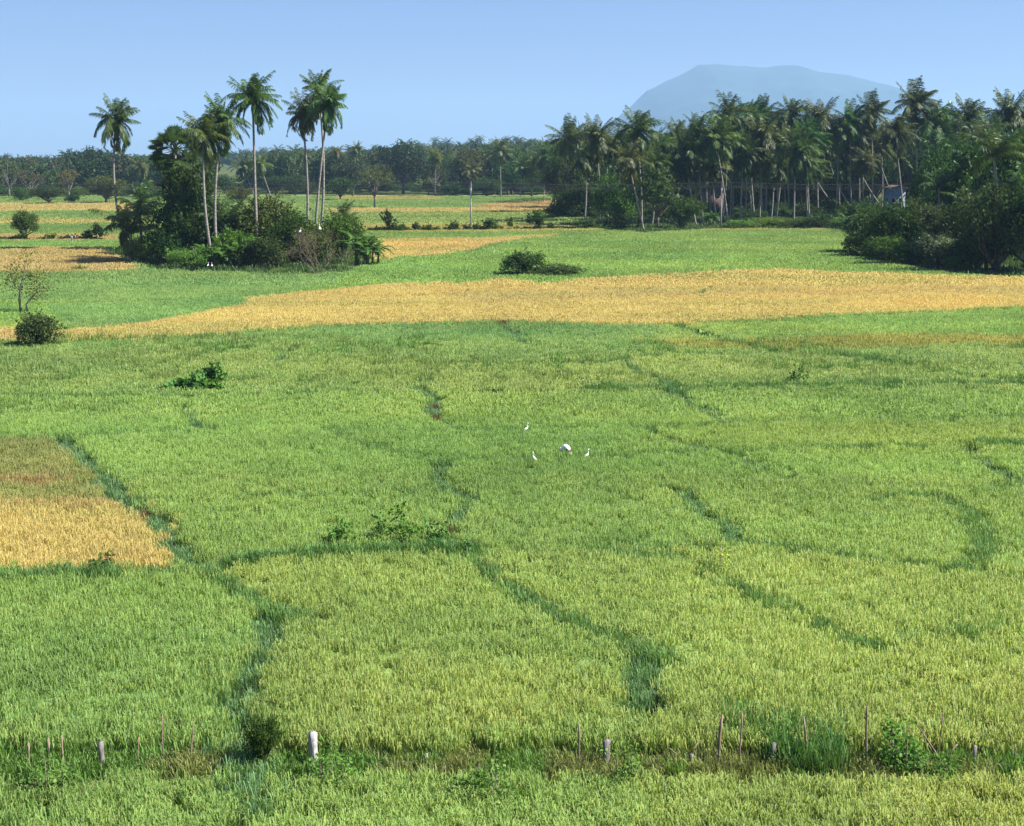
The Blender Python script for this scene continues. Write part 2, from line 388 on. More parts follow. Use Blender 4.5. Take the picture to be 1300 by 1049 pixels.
# canopy sheet of the fields
def rice_sheet():
    pys = np.concatenate([np.arange(247, 300, .8), np.arange(300, 440, 1.5), np.arange(440, 1040, 2.2)])[::-1]
    pxs = np.arange(-520, 1820, 4.0)
    PX, PY = np.meshgrid(pxs, pys); a, b = W(PX.ravel(), PY.ravel())
    r = np.random.default_rng(2)
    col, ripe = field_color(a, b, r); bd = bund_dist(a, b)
    keep = (bd > .02) & ~in_grove(a, b) & (b > FENCE_Y+1.7)
    z = -.27+.10*r.normal(size=len(a))*np.clip(b/100, .3, 1)
    z = np.where(bd < .35, z-.15, z)
    nr, nc = PX.shape; K = keep.reshape(nr, nc)
    i = np.arange(nr-1)[:, None]*nc+np.arange(nc-1)[None]
    fk = K[:-1, :-1] & K[1:, :-1] & K[:-1, 1:] & K[1:, 1:]
    f = np.stack([i, i+1, i+nc+1, i+nc], -1)[fk]
    used = np.unique(f); mp = np.full(nr*nc, -1); mp[used] = np.arange(len(used)); f = mp[f]
    g = Geo(); g.add(np.stack([a, b, z], 1)[used], [f])
    m, nt = new_mat("rice_canopy"); L = nt.links.new
    at_ = N(nt, "ShaderNodeAttribute", attribute_name='tint')
    tc = N(nt, "ShaderNodeTexCoord"); no = N(nt, "ShaderNodeTexNoise"); no.inputs["Scale"].default_value = 2.2; no.inputs["Detail"].default_value = 6; no.inputs["Roughness"].default_value = .7
    L(tc.outputs["Object"], no.inputs["Vector"])
    mr = N(nt, "ShaderNodeMapRange"); mr.inputs[1].default_value = .3; mr.inputs[2].default_value = .7; mr.inputs[3].default_value = .45; mr.inputs[4].default_value = 1.35
    L(no.outputs[0], mr.inputs[0]); c = mixrgb(nt, 'MULTIPLY', 1., at_.outputs["Color"], mr.outputs[0])
    bp = N(nt, "ShaderNodeBump"); bp.inputs["Strength"].default_value = 1.; bp.inputs["Distance"].default_value = .3; L(no.outputs[0], bp.inputs["Height"])
    p = N(nt, "ShaderNodeBsdfPrincipled"); p.inputs["Roughness"].default_value = .8; p.inputs["Specular IOR Level"].default_value = .15
    L(c, p.inputs["Base Color"]); L(bp.outputs[0], p.inputs["Normal"]); o = N(nt, "ShaderNodeOutputMaterial"); L(p.outputs[0], o.inputs["Surface"])
    me = g.mesh("rice_field", m, smooth=True)
    ca = me.attributes.new("tint", 'FLOAT_COLOR', 'POINT')
    ca.data.foreach_set("color", np.concatenate([col[used]*.9, np.ones((len(used), 1))], 1).astype(np.float32).ravel())
    tag(link("rice_field", me), "dense lower canopy of green and ripening rice paddies divided by narrow bunds", None, kind="structure")
rice_sheet()

# ------------------------------------------------------------------ instancing of uncountable plants
def hidden(name, me):
    return bpy.data.objects.new(name, me)
def scatter(name, label, pts, scale, rot, tint, ripe, protos, idx):
    me = bpy.data.meshes.new(name); n = len(pts)
    me.vertices.add(n); me.vertices.foreach_set("co", pts.astype(np.float32).ravel())
    for nm, ty, arr in (("sc", 'FLOAT_VECTOR', scale), ("rot", 'FLOAT_VECTOR', rot)):
        a = me.attributes.new(nm, ty, 'POINT'); a.data.foreach_set("vector", arr.astype(np.float32).ravel())
    a = me.attributes.new("tint", 'FLOAT_COLOR', 'POINT'); a.data.foreach_set("color", np.concatenate([tint, np.ones((n, 1))], 1).astype(np.float32).ravel())
    a = me.attributes.new("ripe", 'FLOAT', 'POINT'); a.data.foreach_set("value", ripe.astype(np.float32))
    a = me.attributes.new("pick", 'INT', 'POINT'); a.data.foreach_set("value", idx.astype(np.int32))
    o = link(name, me)
    ng = bpy.data.node_groups.new(name+"_nodes", 'GeometryNodeTree')
    ng.interface.new_socket("Geometry", in_out='INPUT', socket_type='NodeSocketGeometry'); ng.interface.new_socket("Geometry", in_out='OUTPUT', socket_type='NodeSocketGeometry')
    gi = ng.nodes.new("NodeGroupInput"); go = ng.nodes.new("NodeGroupOutput"); L = ng.links.new
    ip = ng.nodes.new("GeometryNodeInstanceOnPoints"); gi2 = ng.nodes.new("GeometryNodeGeometryToInstance")
    for p in reversed(protos):
        oi = ng.nodes.new("GeometryNodeObjectInfo"); oi.inputs[0].default_value = p; L(oi.outputs["Geometry"], gi2.inputs[0])
    def na(nm, t):
        q = ng.nodes.new("GeometryNodeInputNamedAttribute"); q.data_type = t; q.inputs[0].default_value = nm
        return [s for s in q.outputs if s.enabled and s.name == "Attribute"][0]
    L(gi.outputs[0], ip.inputs["Points"]); L(gi2.outputs[0], ip.inputs["Instance"]); ip.inputs["Pick Instance"].default_value = True
    L(na("pick", 'INT'), ip.inputs["Instance Index"]); L(na("rot", 'FLOAT_VECTOR'), ip.inputs["Rotation"]); L(na("sc", 'FLOAT_VECTOR'), ip.inputs["Scale"])
    L(ip.outputs[0], go.inputs[0])
    md = o.modifiers.new("scatter", 'NODES'); md.node_group = ng
    tag(o, label, None, kind="stuff"); return o

def blade_mat(name):
    m, nt = new_mat(name)
    c = N(nt, "ShaderNodeAttribute", attribute_type='INSTANCER', attribute_name='tint').outputs["Color"]
    rp = N(nt, "ShaderNodeAttribute", attribute_type='INSTANCER', attribute_name='ripe').outputs["Fac"]
    tp = N(nt, "ShaderNodeAttribute", attribute_name='tip').outputs["Fac"]
    c = island_var(nt, c, .74, 1.28)
    mu = N(nt, "ShaderNodeMath", operation='MULTIPLY'); nt.links.new(rp, mu.inputs[0]); nt.links.new(tp, mu.inputs[1])
    c = mixrgb(nt, 'MIX', mu.outputs[0], c, (.60, .53, .19))
    leaf_out(nt, c, .35, .5, .25); return m
M_BLADE = blade_mat("rice_blade")
def clump(seed, nb, spread, h, w, heads=.45):
    r = np.random.default_rng(seed); g = Geo()
    a = r.uniform(0, 2*math.pi, nb); rr = spread*np.sqrt(r.uniform(0, 1, nb)); bx, by = rr*np.cos(a), rr*np.sin(a)
    az = r.uniform(0, 2*math.pi, nb); lean = r.uniform(.03, .24, nb); H = h*r.uniform(.72, 1.12, nb)
    dx, dy = np.cos(az), np.sin(az); sx, sy = -dy, dx
    ww = w*r.uniform(.7, 1.3, nb)*.5
    head = (r.uniform(0, 1, nb) < heads).astype(float)
    P = np.stack([bx, by, np.zeros(nb)], 1); D = np.stack([dx, dy, 0*dx], 1); S = np.stack([sx, sy, 0*sx], 1)*ww[:, None]; Z = np.array([0, 0, 1.])
    m1 = P+D*(lean*H*.35)[:, None]+Z*(H*.6)[:, None]
    m2 = P+D*(lean*H*.95)[:, None]+Z*(H*.93)[:, None]
    tp = P+D*(lean*H*1.7)[:, None]+Z*(H*(1.0-.28*head))[:, None]
    f = (1+.9*head)[:, None]
    v = np.stack([P-S*.7, P+S*.7, m1+S, m1-S, m2+S*f, m2-S*f, tp], 1).reshape(-1, 3)
    i = np.arange(nb)*7
    att = np.stack([0*head, 0*head, .15*head, .15*head, .95*head, .95*head, head*1.0], 1).ravel()
    g.add(v, [np.stack([i, i+1, i+2, i+3], 1), np.stack([i+3, i+2, i+4, i+5], 1), np.stack([i+5, i+4, i+6], 1)], att)
    return hidden("rice_tuft_%d" % seed, g.mesh("rice_tuft", M_BLADE, "tip"))
NEAR = [clump(10+k, 64, .27, .78, .0115) for k in range(8)]
MID = [clump(30+k, 60, .38, .78, .02) for k in range(4)]
FAR = [clump(50+k, 54, .8, .8, .045) for k in range(4)]
VFAR = [clump(70+k, 44, 1.7, .8, .12) for k in range(3)]
GRASS = [clump(90+k, 40, .28, .42, .016, 0) for k in range(3)]
GRASSF = [clump(95+k, 34, .8, .45, .05, 0) for k in range(3)]
def trap_points(y0, y1, dens, r, m=.47):
    area = m*(y1*y1-y0*y0); n = int(area*dens)
    y = np.sqrt(r.uniform(y0*y0, y1*y1, n)); x = r.uniform(-m, m, n)*y
    return x, y
def rice_band(name, label, y0, y1, dens, protos, sc, seed, gap, zs=1.0):
    r = np.random.default_rng(seed); x, y = trap_points(y0, y1, dens, r, .66 if y0 < 60 else .58 if y0 < 100 else .5)
    px, py = to_px(x, y)
    keep = (py > 249) & (np.abs(y-FENCE_Y+.3) > .75) & ~in_grove(x, y); x, y = x[keep], y[keep]
    bd = bund_dist(x, y); keep = bd > gap*(1+.9*r.normal(size=len(x))); x, y, bd = x[keep], y[keep], bd[keep]
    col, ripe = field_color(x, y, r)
    n = len(x); col = col*r.uniform(.92, 1.08, (n, 1))
    edge = np.clip(1-(bd-gap)/.6, 0, 1)[:, None]*.35
    s = np.stack([sc*r.uniform(.85, 1.15, n)]*2+[zs*r.uniform(.85, 1.08, n)*(1+.1*(fbm(x*.4, y*.4, 77)-.5))*np.where(y < FENCE_Y, .72, 1)], 1)
    ro = np.stack([r.normal(size=n)*.05, r.normal(size=n)*.05, r.uniform(0, 6.28, n)], 1)
    ro[:, 1] -= .04
    pts = np.stack([x, y, np.full(n, SOIL)], 1)
    scatter(name, label, pts, s, ro, col, ripe, protos, r.integers(0, len(protos), n))
    print(name, n)
rice_band("rice_plants", "upright green rice plants with yellowing heads filling the nearest paddies behind the fence", 24.5, 72, 13, NEAR, 1, 1, .27)
rice_band("rice_plants", "green and ripening rice plants of the paddies around the stooping person and egrets", 72, 150, 7, MID, 1, 2, .42)
rice_band("rice_plants", "golden and green rice plants of the middle distance beside the palm clump", 150, 300, 1.7, FAR, 1, 3, .6)
rice_band("rice_plants", "thin bands of distant green and golden rice before the wood", 300, 540, .42, VFAR, 1, 4, 1.2)
# grass on the bunds
def bund_grass():
    r = np.random.default_rng(11); PX = []; PY = []; NR = []
    for a, b, w in zip(SA, SB, SW):
        L = math.hypot(b[0]-a[0], b[1]-a[1]); d = (a[1]+b[1])/2
        n = int(L*(2*w+.45)*(13 if d < 80 else 7 if d < 150 else 1.6 if d < 300 else .3))
        t = r.uniform(0, 1, n); thin = (w < .26 or (d > 95 and abs(b[1]-a[1]) < abs(b[0]-a[0])*.5)); o = r.uniform(-1, 1, n)*(w+(.12 if thin else .45))
        nx, ny = -(b[1]-a[1])/L, (b[0]-a[0])/L
        PX.append(a[0]+(b[0]-a[0])*t+nx*o); PY.append(a[1]+(b[1]-a[1])*t+ny*o); NR.append(np.full(n, float(w < .26 or (d > 95 and w > .0 and abs(b[1]-a[1]) < abs(b[0]-a[0])*.5))))
    x = np.concatenate(PX); y = np.concatenate(PY); nr = np.concatenate(NR); k = ~in_grove(x, y) & (y > 24); x, y, nr = x[k], y[k], nr[k]
    n = len(x); c = np.where((nr > 0)[:, None], np.array([.17, .30, .09]), np.array([.17, .305, .125]))*r.uniform(.75, 1.25, (n, 1))
    brown = (fbm(x*.5, y*.5, 55) > .78)[:, None]; c = np.where(brown, np.array([.17, .12, .06]), c)
    far = y > 150
    hs = np.where(far, 1.15, np.where(nr > 0, r.uniform(1.2, 1.65, n), r.uniform(.7, 1.35, n))); s = np.stack([np.ones(n), np.ones(n), hs], 1)
    ro = np.stack([r.normal(size=n)*.1, r.normal(size=n)*.1, r.uniform(0, 6.28, n)], 1)
    pts = np.stack([x, y, np.full(n, SOIL)], 1); pts[:, 2] += np.where(bund_dist(x, y) < 0, .12, .02)
    for fm, pr, lb in ((~far, GRASS, "bluish green short grass on the winding bunds between the near paddies"), (far, GRASSF, "dark rough grass on the straight bunds between the far paddies")):
        scatter("bund_grass", lb, pts[fm], s[fm], ro[fm], c[fm], np.zeros(fm.sum()), pr, r.integers(0, 3, fm.sum()))
bund_grass()
def rough_grass():
    r = np.random.default_rng(21)
    # tufts of rank grass on the olive fallow, in darker and lighter drifts
    x, y = trap_points(84, 155, 1.6, r)
    px, py = to_px(x, y); m = (py > 425) & (py < 492) & ((px < 560) | (fbm(x*.1, y*.2, 60) > .55)) & (fbm(x*.2, y*.3, 61) > .42)
    x, y = x[m], y[m]; n = len(x)
    c = np.where((fbm(x*.3, y*.3, 62) > .5)[:, None], np.array([.12, .24, .05]), np.array([.22, .30, .085]))*r.uniform(.75, 1.25, (n, 1))
    s = np.stack([r.uniform(1, 1.8, n)]*2+[r.uniform(1.9, 2.5, n)], 1)
    ro = np.stack([r.normal(size=n)*.15, r.normal(size=n)*.15, r.uniform(0, 6.28, n)], 1)
    scatter("rough_grass", "uneven rank grass tufts in the olive field left of centre", np.stack([x, y, np.full(n, SOIL)], 1), s, ro, c, np.zeros(n), GRASS, r.integers(0, 3, n))
    # tall dark grass strips
    X_ = []; Y_ = []
    for (x0, y0, x1, y1, th, n) in [(740, 489, 1300, 484, 7, 520), (400, 697, 600, 690, 5, 150), (290, 708, 400, 698, 3, 70), (1060, 446, 1160, 460, 5, 130), (0, 728, 150, 722, 6, 90),
                                    (930, 905, 1060, 945, 26, 95), (1240, 560, 1300, 562, 3, 60), (440, 340, 520, 352, 5, 90)]:
        t = r.uniform(0, 1, n); a, b = W(x0+(x1-x0)*t+r.normal(size=n)*4, y0+(y1-y0)*t+r.normal(size=n)*th*.4); X_.append(a); Y_.append(b)
    x = np.concatenate(X_); y = np.concatenate(Y_); n = len(x)
    c = np.array([.115, .235, .065])*r.uniform(.7, 1.35, (n, 1))
    s = np.stack([r.uniform(.9, 1.4, n)]*2+[r.uniform(1.5, 2.2, n)], 1)
    ro = np.stack([r.normal(size=n)*.18, r.normal(size=n)*.18, r.uniform(0, 6.28, n)], 1)
    scatter("tall_grass", "tall dark green grass growing in strips along the bunds", np.stack([x, y, np.full(n, SOIL)], 1), s, ro, c, np.zeros(n), GRASS, r.integers(0, 3, n))
    # verge at the fence and grove floor
    n = 1100; y = r.normal(FENCE_Y, .35, n); x = r.uniform(-.47, .47, n)*y
    zb = gz(x, y)+sstep(22, 10, y)*5
    c = np.where((fbm(x*.8, y*.8, 66) > .5)[:, None], np.array([.15, .28, .06]), np.array([.24, .28, .09]))*r.uniform(.7, 1.3, (n, 1))
    s = np.stack([r.uniform(.8, 1.2, n)]*2+[r.uniform(.7, 1.2, n)], 1)
    ro = np.stack([r.normal(size=n)*.2, r.normal(size=n)*.2, r.uniform(0, 6.28, n)], 1)
    scatter("verge_grass", "uneven grass and weeds at the foot of the stick fence in the foreground", np.stack([x, y, zb], 1), s, ro, c, np.zeros(n), GRASS, r.integers(0, 3, n))
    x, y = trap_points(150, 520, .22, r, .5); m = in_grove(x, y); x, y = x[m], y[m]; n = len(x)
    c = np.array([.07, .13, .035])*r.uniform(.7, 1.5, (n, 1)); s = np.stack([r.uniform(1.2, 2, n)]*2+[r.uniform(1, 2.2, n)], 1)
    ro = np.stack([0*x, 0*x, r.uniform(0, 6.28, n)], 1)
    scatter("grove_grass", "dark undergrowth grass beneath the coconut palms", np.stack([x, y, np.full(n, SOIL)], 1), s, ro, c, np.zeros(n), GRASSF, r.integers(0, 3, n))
rough_grass()

# ------------------------------------------------------------------ trees
def frond(g, r, L, e0, az, droop, nl=30, wind=(.0, 0, 0), lw=.085, ll=.85):
    n = nl+2; t = np.linspace(0, 1, n); e = e0-droop*t**1.25
    az_ = az+.25*t*r.normal()
    d = np.stack([np.cos(e)*np.cos(az_), np.cos(e)*np.sin(az_), np.sin(e)], 1)+np.array(wind)[None]*t[:, None]
    d = norm(d); p = np.concatenate([[[0, 0, 0]], np.cumsum(d[:-1], 0)])*(L/(n-1))
    tube(g, p[::3], np.linspace(.05, .012, len(p[::3])), 3, False)
    s = norm(np.cross(d, np.array([0, 0, 1.])+1e-4)); nrm = np.cross(s, d)
    tl = t[2:]; P = p[2:]; D = d[2:]; S = s[2:]; m = len(tl)
    ln = ll*np.clip(np.sin(math.pi*(.12+.82*tl)), .12, 1)**.7
    for sg in (-1, 1):
        dr = (.35+.45*r.uniform(0, 1, m))[:, None]
        q = norm(S*sg*.7+D*.6+np.array([0, 0, -1])*dr*1.1+nrm[2:]*.15+np.array(wind)*.6)
        q2 = norm(q+np.array([0, 0, -1])*.8*dr+np.array(wind)*.5)
        wv = norm(np.cross(q, nrm[2:]+.4*r.normal(size=(m, 3))))*lw*.5
        l = (ln*r.uniform(.8, 1.1, m))[:, None]
        M = P+q*l*.5; T = M+q2*l*.5
        v = np.stack([P-wv*.6, P+wv*.6, M+wv, M-wv, T], 1).reshape(-1, 3); i = np.arange(m)*5
        g.add(v, [np.stack([i, i+1, i+2, i+3], 1), np.stack([i+3, i+2, i+4], 1)])
def palm_crown(seed, nf=24, L=4.0, wind=(.25, .05, -.05), e_lo=-.75, nl=30, lw=.085):
    r = np.random.default_rng(seed); g = Geo()
    for k in range(nf):
        u = (k+.5)/nf; e0 = math.radians(88)*(1-u)**.8+e_lo*u+r.normal()*.1
        frond(g, r, L*r.uniform(.7, 1.15)*(.88 if u < .12 else 1), e0+.12*r.normal(), k*2.399+r.normal()*.45, r.uniform(.7, 1.9)*(.3+.95*min(1, u*1.5)), nl, wind, lw, 1.25)
    return g.mesh("palm_crown", M_FROND)
PALMS = [palm_crown(100+k, 38+2*(k % 3), 4.2+.15*(k % 4), (.18+.11*(k % 3), .05*(k % 2), 0), -1.0, 42, .085) for k in range(7)]
PALMS_Y = [palm_crown(120+k, 15, 4.6, (.12, 0, 0), .35, 34, .1) for k in range(3)]       # young palms, steeper fronds
def coconuts():
    g = Geo(); r = np.random.default_rng(3)
    for k in range(14):
        a = r.uniform(0, 6.28); c = np.array([math.cos(a)*.38, math.sin(a)*.38, -.28-r.uniform(0, .45)])
        t = np.linspace(-1, 1, 6); pts = c+np.stack([0*t, 0*t, t*.16], 1); tube(g, pts, .13*np.sqrt(np.clip(1-t*t*.94, .03, 1)), 7)
    return g.mesh("coconuts", M_COCO, smooth=True)
COCO = coconuts()
def trunk_curve(base, top, bend, n=12):
    t = np.linspace(0, 1, n)[:, None]; b = np.array(base); c = np.array(top)
    return b+(c-b)*t+np.array(bend)*np.sin(math.pi*t)*(1-.25*t)
PCOL = (.06, .10, .024)
def palm(name, base_px, base_py, crown_px, crown_py, sc=1.0, bend=0.0, label="", group=None, col=PCOL, r0=.19, lean=0., var=None, young=False, tilt=None, mesh=None, cat="palm", zs=1.0):
    x, y = W(base_px, base_py, SOIL); top = at(crown_px, crown_py, y+lean)
    e = thing(name, (x, y, SOIL)); rel = top-Vector((x, y, SOIL))
    g = Geo(); pts = trunk_curve((0, 0, -.3), rel, (bend, 0, 0))
    rd = np.linspace(r0*1.25, r0*.72, 12)*(1+.06*np.sin(np.arange(12)*2.1)); rd[0] *= 1.45
    tube(g, pts, rd, 8); link("trunk", g.mesh("trunk", M_PTRUNK, smooth=True), e)
    k = random.randrange(1000) if var is None else var
    me = mesh or (PALMS_Y[k % 3] if young else PALMS[k % 7])
    c = link("crown", me, e, tuple(q*random.uniform(.8, 1.25) for q in col)); c.location = rel
    c.scale = (sc, sc, sc*zs*random.uniform(.92, 1.08)); c.rotation_euler = (random.uniform(-.12, .12), random.uniform(-.05, .2) if tilt is None else tilt, random.uniform(-.6, .6))
    if not young and mesh is None:
        q = link("coconuts", COCO, e); q.location = rel; q.scale = (sc, sc, sc)
    tag(e, label, cat, group); return e
random.seed(5)

def blob_tree(seed, w, h, trunk_h, ncl, lpc, ls, gaps=.0, clr=.22, squash=.75, lobes=5, asp=.55, tr=.03, mat=M_LEAF, bark=M_BARK, core=True):
    """returns (trunk mesh, crown mesh): crown is leaf clumps over an irregular lobed volume"""
    r = np.random.default_rng(seed); g = Geo()
    cz = trunk_h+(h-trunk_h)/2; rz = (h-trunk_h)/2; rx = w/2
    lc = r.normal(size=(lobes, 3)); lc = norm(lc)*r.uniform(.25, .6, (lobes, 1)); lc[:, 2] *= .8; lr = r.uniform(.42, .66, lobes)
    cs = []
    while len(cs) < ncl:
        k = r.integers(lobes); d = norm(r.normal(size=3)); 
        if d[2] < -.55: continue
        p = lc[k]+d*lr[k]*r.uniform(.72, 1.03)
        inside = ((np.linalg.norm(lc-p, axis=1)/lr) < .62).any()
        if inside and r.uniform() < .8: continue
        if (abs(p) > 1.03).any(): continue
        cs.append(p)
    cs = np.array(cs); C = cs*np.array([rx, rx, rz])+np.array([0, 0, cz])
    rr = clr*min(rx, rz*1.3)*r.uniform(.6, 1.3, ncl)
    nl = np.maximum(4, (lpc*(rr/rr.mean())**1.6).astype(int))
    cc = np.repeat(C, nl, 0); r2 = np.repeat(rr, nl); d = norm(r.normal(size=(len(cc), 3)))
    pos = cc+d*(r2*r.uniform(.35, 1.05, len(cc)))[:, None]*np.array([1, 1, squash])
    pos[:, 2] = np.maximum(pos[:, 2], .05*h if trunk_h < .5 else trunk_h*.6)
    leaves(g, pos, ls*r.uniform(.6, 1.3, len(pos)), r, asp=asp, out=d*.5)
    if core:                                  # inner twigs and shaded leaves that close the crown
        n = int(len(pos)*.25); q = norm(r.normal(size=(n, 3)))*r.uniform(0, .55, (n, 1)); q = q*np.array([rx, rx, rz])+np.array([0, 0, cz])
        leaves(g, q, ls*1.8, r, asp=.7)
    for k in range(int(10+ncl*.12)):          # stray shoots that break the outline
        j = r.integers(ncl); d = norm(cs[j]+np.array([0, 0, .5])+r.normal(size=3)*.35); l = w*r.uniform(.07, .2); m_ = 16
        t_ = r.uniform(.2, 1, m_)[:, None]; leaves(g, C[j]+d*(l*t_+rr[j]*.6)+r.normal(size=(m_, 3))*w*.012, ls*r.uniform(.5, 1, m_), r, asp=asp)
    crown = g.mesh("tree_crown", mat)
    t = Geo(); tr_ = tr*w
    fork = np.array([0, 0, trunk_h*.75+.05*h])
    tube(t, [(0, 0, -.3), (0.1*tr_, 0, fork[2]*.5), tuple(fork)], [tr_*1.4, tr_, tr_*.8], 7)
    for k in r.choice(ncl, min(ncl, 13), replace=False):
        e = C[k]; m = fork*.45+e*.55+r.normal(size=3)*.04*w; m[2] -= .03*h
        tube(t, [fork*.92, m, e], [tr_*.6, tr_*.32, tr_*.1], 5, False)
    P = np.concatenate(g.v); w2 = 2*np.percentile(np.abs(P[:, :2]), 96); h2 = np.percentile(P[:, 2], 99.3)
    return t.mesh("tree_trunk", bark, smooth=True), crown, w2, h2
BT = {
 'round': [blob_tree(200+k, 12, 12, 2.2, 150, 32, .52, lobes=7) for k in range(3)],
 'airy': [blob_tree(210+k, 11, 12, 4.0, 70, 26, .42, clr=.17, lobes=9, core=False, bark=M_GREYBARK) for k in range(3)],
 'tall': [blob_tree(220+k, 9, 15, 3.5, 140, 30, .5, lobes=7) for k in range(3)],
 'bush': [blob_tree(230+k, 6, 4.6, .25, 130, 30, .26, lobes=6, squash=.9) for k in range(4)],
 'wide': [blob_tree(240+k, 12, 6, .3, 190, 30, .42, lobes=9, squash=.9) for k in range(2)],
 'shrub': [blob_tree(250+k, 2.4, 2.0, .1, 34, 22, .2, lobes=4) for k in range(4)],
 'mass': [blob_tree(270+k, 12, 10, .25, 230, 36, .5, lobes=9, squash=.9) for k in range(4)],
 'spiky': [blob_tree(260+k, 2.2, 3.4, .4, 40, 22, .22, lobes=5, clr=.2) for k in range(3)],
}
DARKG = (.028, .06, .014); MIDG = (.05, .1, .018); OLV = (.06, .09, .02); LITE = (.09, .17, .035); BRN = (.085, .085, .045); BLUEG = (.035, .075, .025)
def tree(kind, px, by, ty, wpx, col, name="broadleaf_tree", label="", group=None, cat="tree", v=None, parts=True, depth=None, rz=None):
    k = random.randrange(99) if v is None else v
    tm, cm, w, h = BT[kind][k % len(BT[kind])]
    x, y = W(px, by, SOIL)
    if depth: y = depth; x = (px-CX)/F_PX*(y*ct)
    if y > 500: z = float(gz(x, y))
    else: z = SOIL
    top = at(px, ty, y); H = top.z-z; ww = wpx/F_PX*y
    sc = (ww/w, ww/w, H/h); rz = random.uniform(0, 6.28) if rz is None else rz
    if parts:
        e = thing(name, (x, y, z), rz, sc)
        link("crown", cm, e, tuple(q*random.uniform(.85, 1.2) for q in col)); link("trunk" if kind in ('round', 'airy', 'tall') else "stem", tm, e)
    else:
        e = link(name, cm, None, tuple(q*random.uniform(.85, 1.2) for q in col)); e.location = (x, y, z); e.rotation_euler = (0, 0, rz); e.scale = sc
    tag(e, label, cat, group); return e
def banana(name, px, by, ty, label, group=None, seed=1, col=(.05, .115, .022)):
    r = np.random.default_rng(seed); x, y = W(px, by, SOIL); H = at(px, ty, y).z-SOIL
    e = thing(name, (x, y, SOIL)); gs = Geo(); gl = Geo()
    for s in range(4):
        bx, by_ = r.normal(size=2)*.9*(s > 0); h = H*r.uniform(.35, .5)
        tube(gs, [(bx, by_, -.2), (bx*1.05, by_*1.05, h*.5), (bx*1.1, by_*1.1, h)], [.19, .15, .09], 7)
        for k in range(8):
            az = k*2.4+r.normal()*.3; e0 = r.uniform(.5, 1.4); L = H*r.uniform(.42, .62); n = 9; t = np.linspace(0, 1, n)
            el = e0-t*r.uniform(1.2, 2.2); d = np.stack([np.cos(el)*math.cos(az), np.cos(el)*math.sin(az), np.sin(el)], 1)
            p = np.array([bx*1.1, by_*1.1, h*.97])+np.concatenate([[[0, 0, 0]], np.cumsum(d[:-1], 0)])*L/(n-1)
            sd = norm(np.cross(d, [0, 0, 1.])); wd = (.36*np.sin(math.pi*np.clip(t*.9+.06, 0, 1))**.6)[:, None]*r.uniform(.8, 1.1)
            v = np.concatenate([p+sd*wd-[0, 0, .1], p, p-sd*wd-[0, 0, .1]]); i = np.arange(n-1)
            for j in i:
                if r.uniform() < .85: gl.add(v[[j, j+1, n+j+1, n+j]], [np.array([[0, 1, 2, 3]])])
                gl.add(v[[n+j, n+j+1, 2*n+j+1, 2*n+j]]+r.normal(size=3)*.02, [np.array([[0, 1, 2, 3]])])
    link("leaves", gl.mesh("banana_leaves", M_LEAF), e, col); link("stems", gs.mesh("banana_stem", noisy_green, smooth=True), e)
    tag(e, label, "banana plant", group); return e
noisy_green = noisy_mat("banana_stem_skin", (.08, .1, .03), (.2, .17, .07), 3)

# fan palm (palmyra)
def fan_crown(seed=5):
    r = np.random.default_rng(seed); g = Geo()
    for k in range(46):
        u = (k+.5)/46; el = math.radians(85)-u*math.radians(150); az = k*2.399; L = r.uniform(1.5, 1.95)
        d = np.array([math.cos(el)*math.cos(az), math.cos(el)*math.sin(az), math.sin(el)]); c = d*L
        tube(g, [(0, 0, 0), tuple(c*.5+[0, 0, .08]), tuple(c)], [.05, .035, .03], 3, False)
        s = norm(np.cross(d, [0.01, 0, 1.])); n_ = np.cross(s, d); tw = r.uniform(-1.2, 1.2); s, n_ = s*math.cos(tw)+n_*math.sin(tw), n_*math.cos(tw)-s*math.sin(tw)
        for a in np.linspace(-2.1, 2.1, 20):
            q = norm(d*math.cos(a)+s*math.sin(a)+n_*.18*abs(math.sin(a))-np.array([0, 0, .12])); w = np.cross(q, n_)*.085
            l = 1.15*r.uniform(.85, 1.05); mid = c+q*l*.6; tip = c+q*l+np.array([0, 0, -.12])
            g.add(np.array([c, mid+w, tip, mid-w]), [np.array([[0, 1, 2, 3]])])
    return g.mesh("fan_crown", M_FROND)
FAN = fan_crown()

# --- clump of tall palms on the left
TALL = [
 ((166, 322), (147, 155), .95, -1.5, "leftmost tall coconut palm, windblown crown against sky, trunk curving down into young palms"),
 ((272, 341), (258, 172), .92, -.6, "coconut palm right of the fan palm, lower and left of a paired crown"),
 ((277, 339), (281, 156), .93, -.7, "coconut palm with dark crown, higher right one of the pair beside the fan palm"),
 ((328, 337), (321, 126), .97, -.1, "solitary straight coconut palm with the highest crown of the clump, narrow pale trunk"),
 ((389, 320), (384, 146), .88, .5, "coconut palm with narrow ragged crown, left one of the trio above the bush"),
 ((398, 321), (416, 134), .97, -.2, "coconut palm with full crown leaning right, right one of the trio above the bush"),
 ((404, 318), (405, 116), .86, .9, "coconut palm rising behind the trio, crown topmost between its two neighbours"),
]
for (b, c, s, bd, lb) in TALL:
    palm("coconut_palm", b[0], b[1], c[0], c[1], s, bd, lb, "tall coconut palms of the left clump", r0=.18, zs=1.16)
palm("fan_palm", 226, 322, 222, 192, 1.5, .2, "round dark fan palm with stiff leaves beside the tall coconut palms", None, (.035, .085, .02), .28, mesh=FAN, tilt=0)
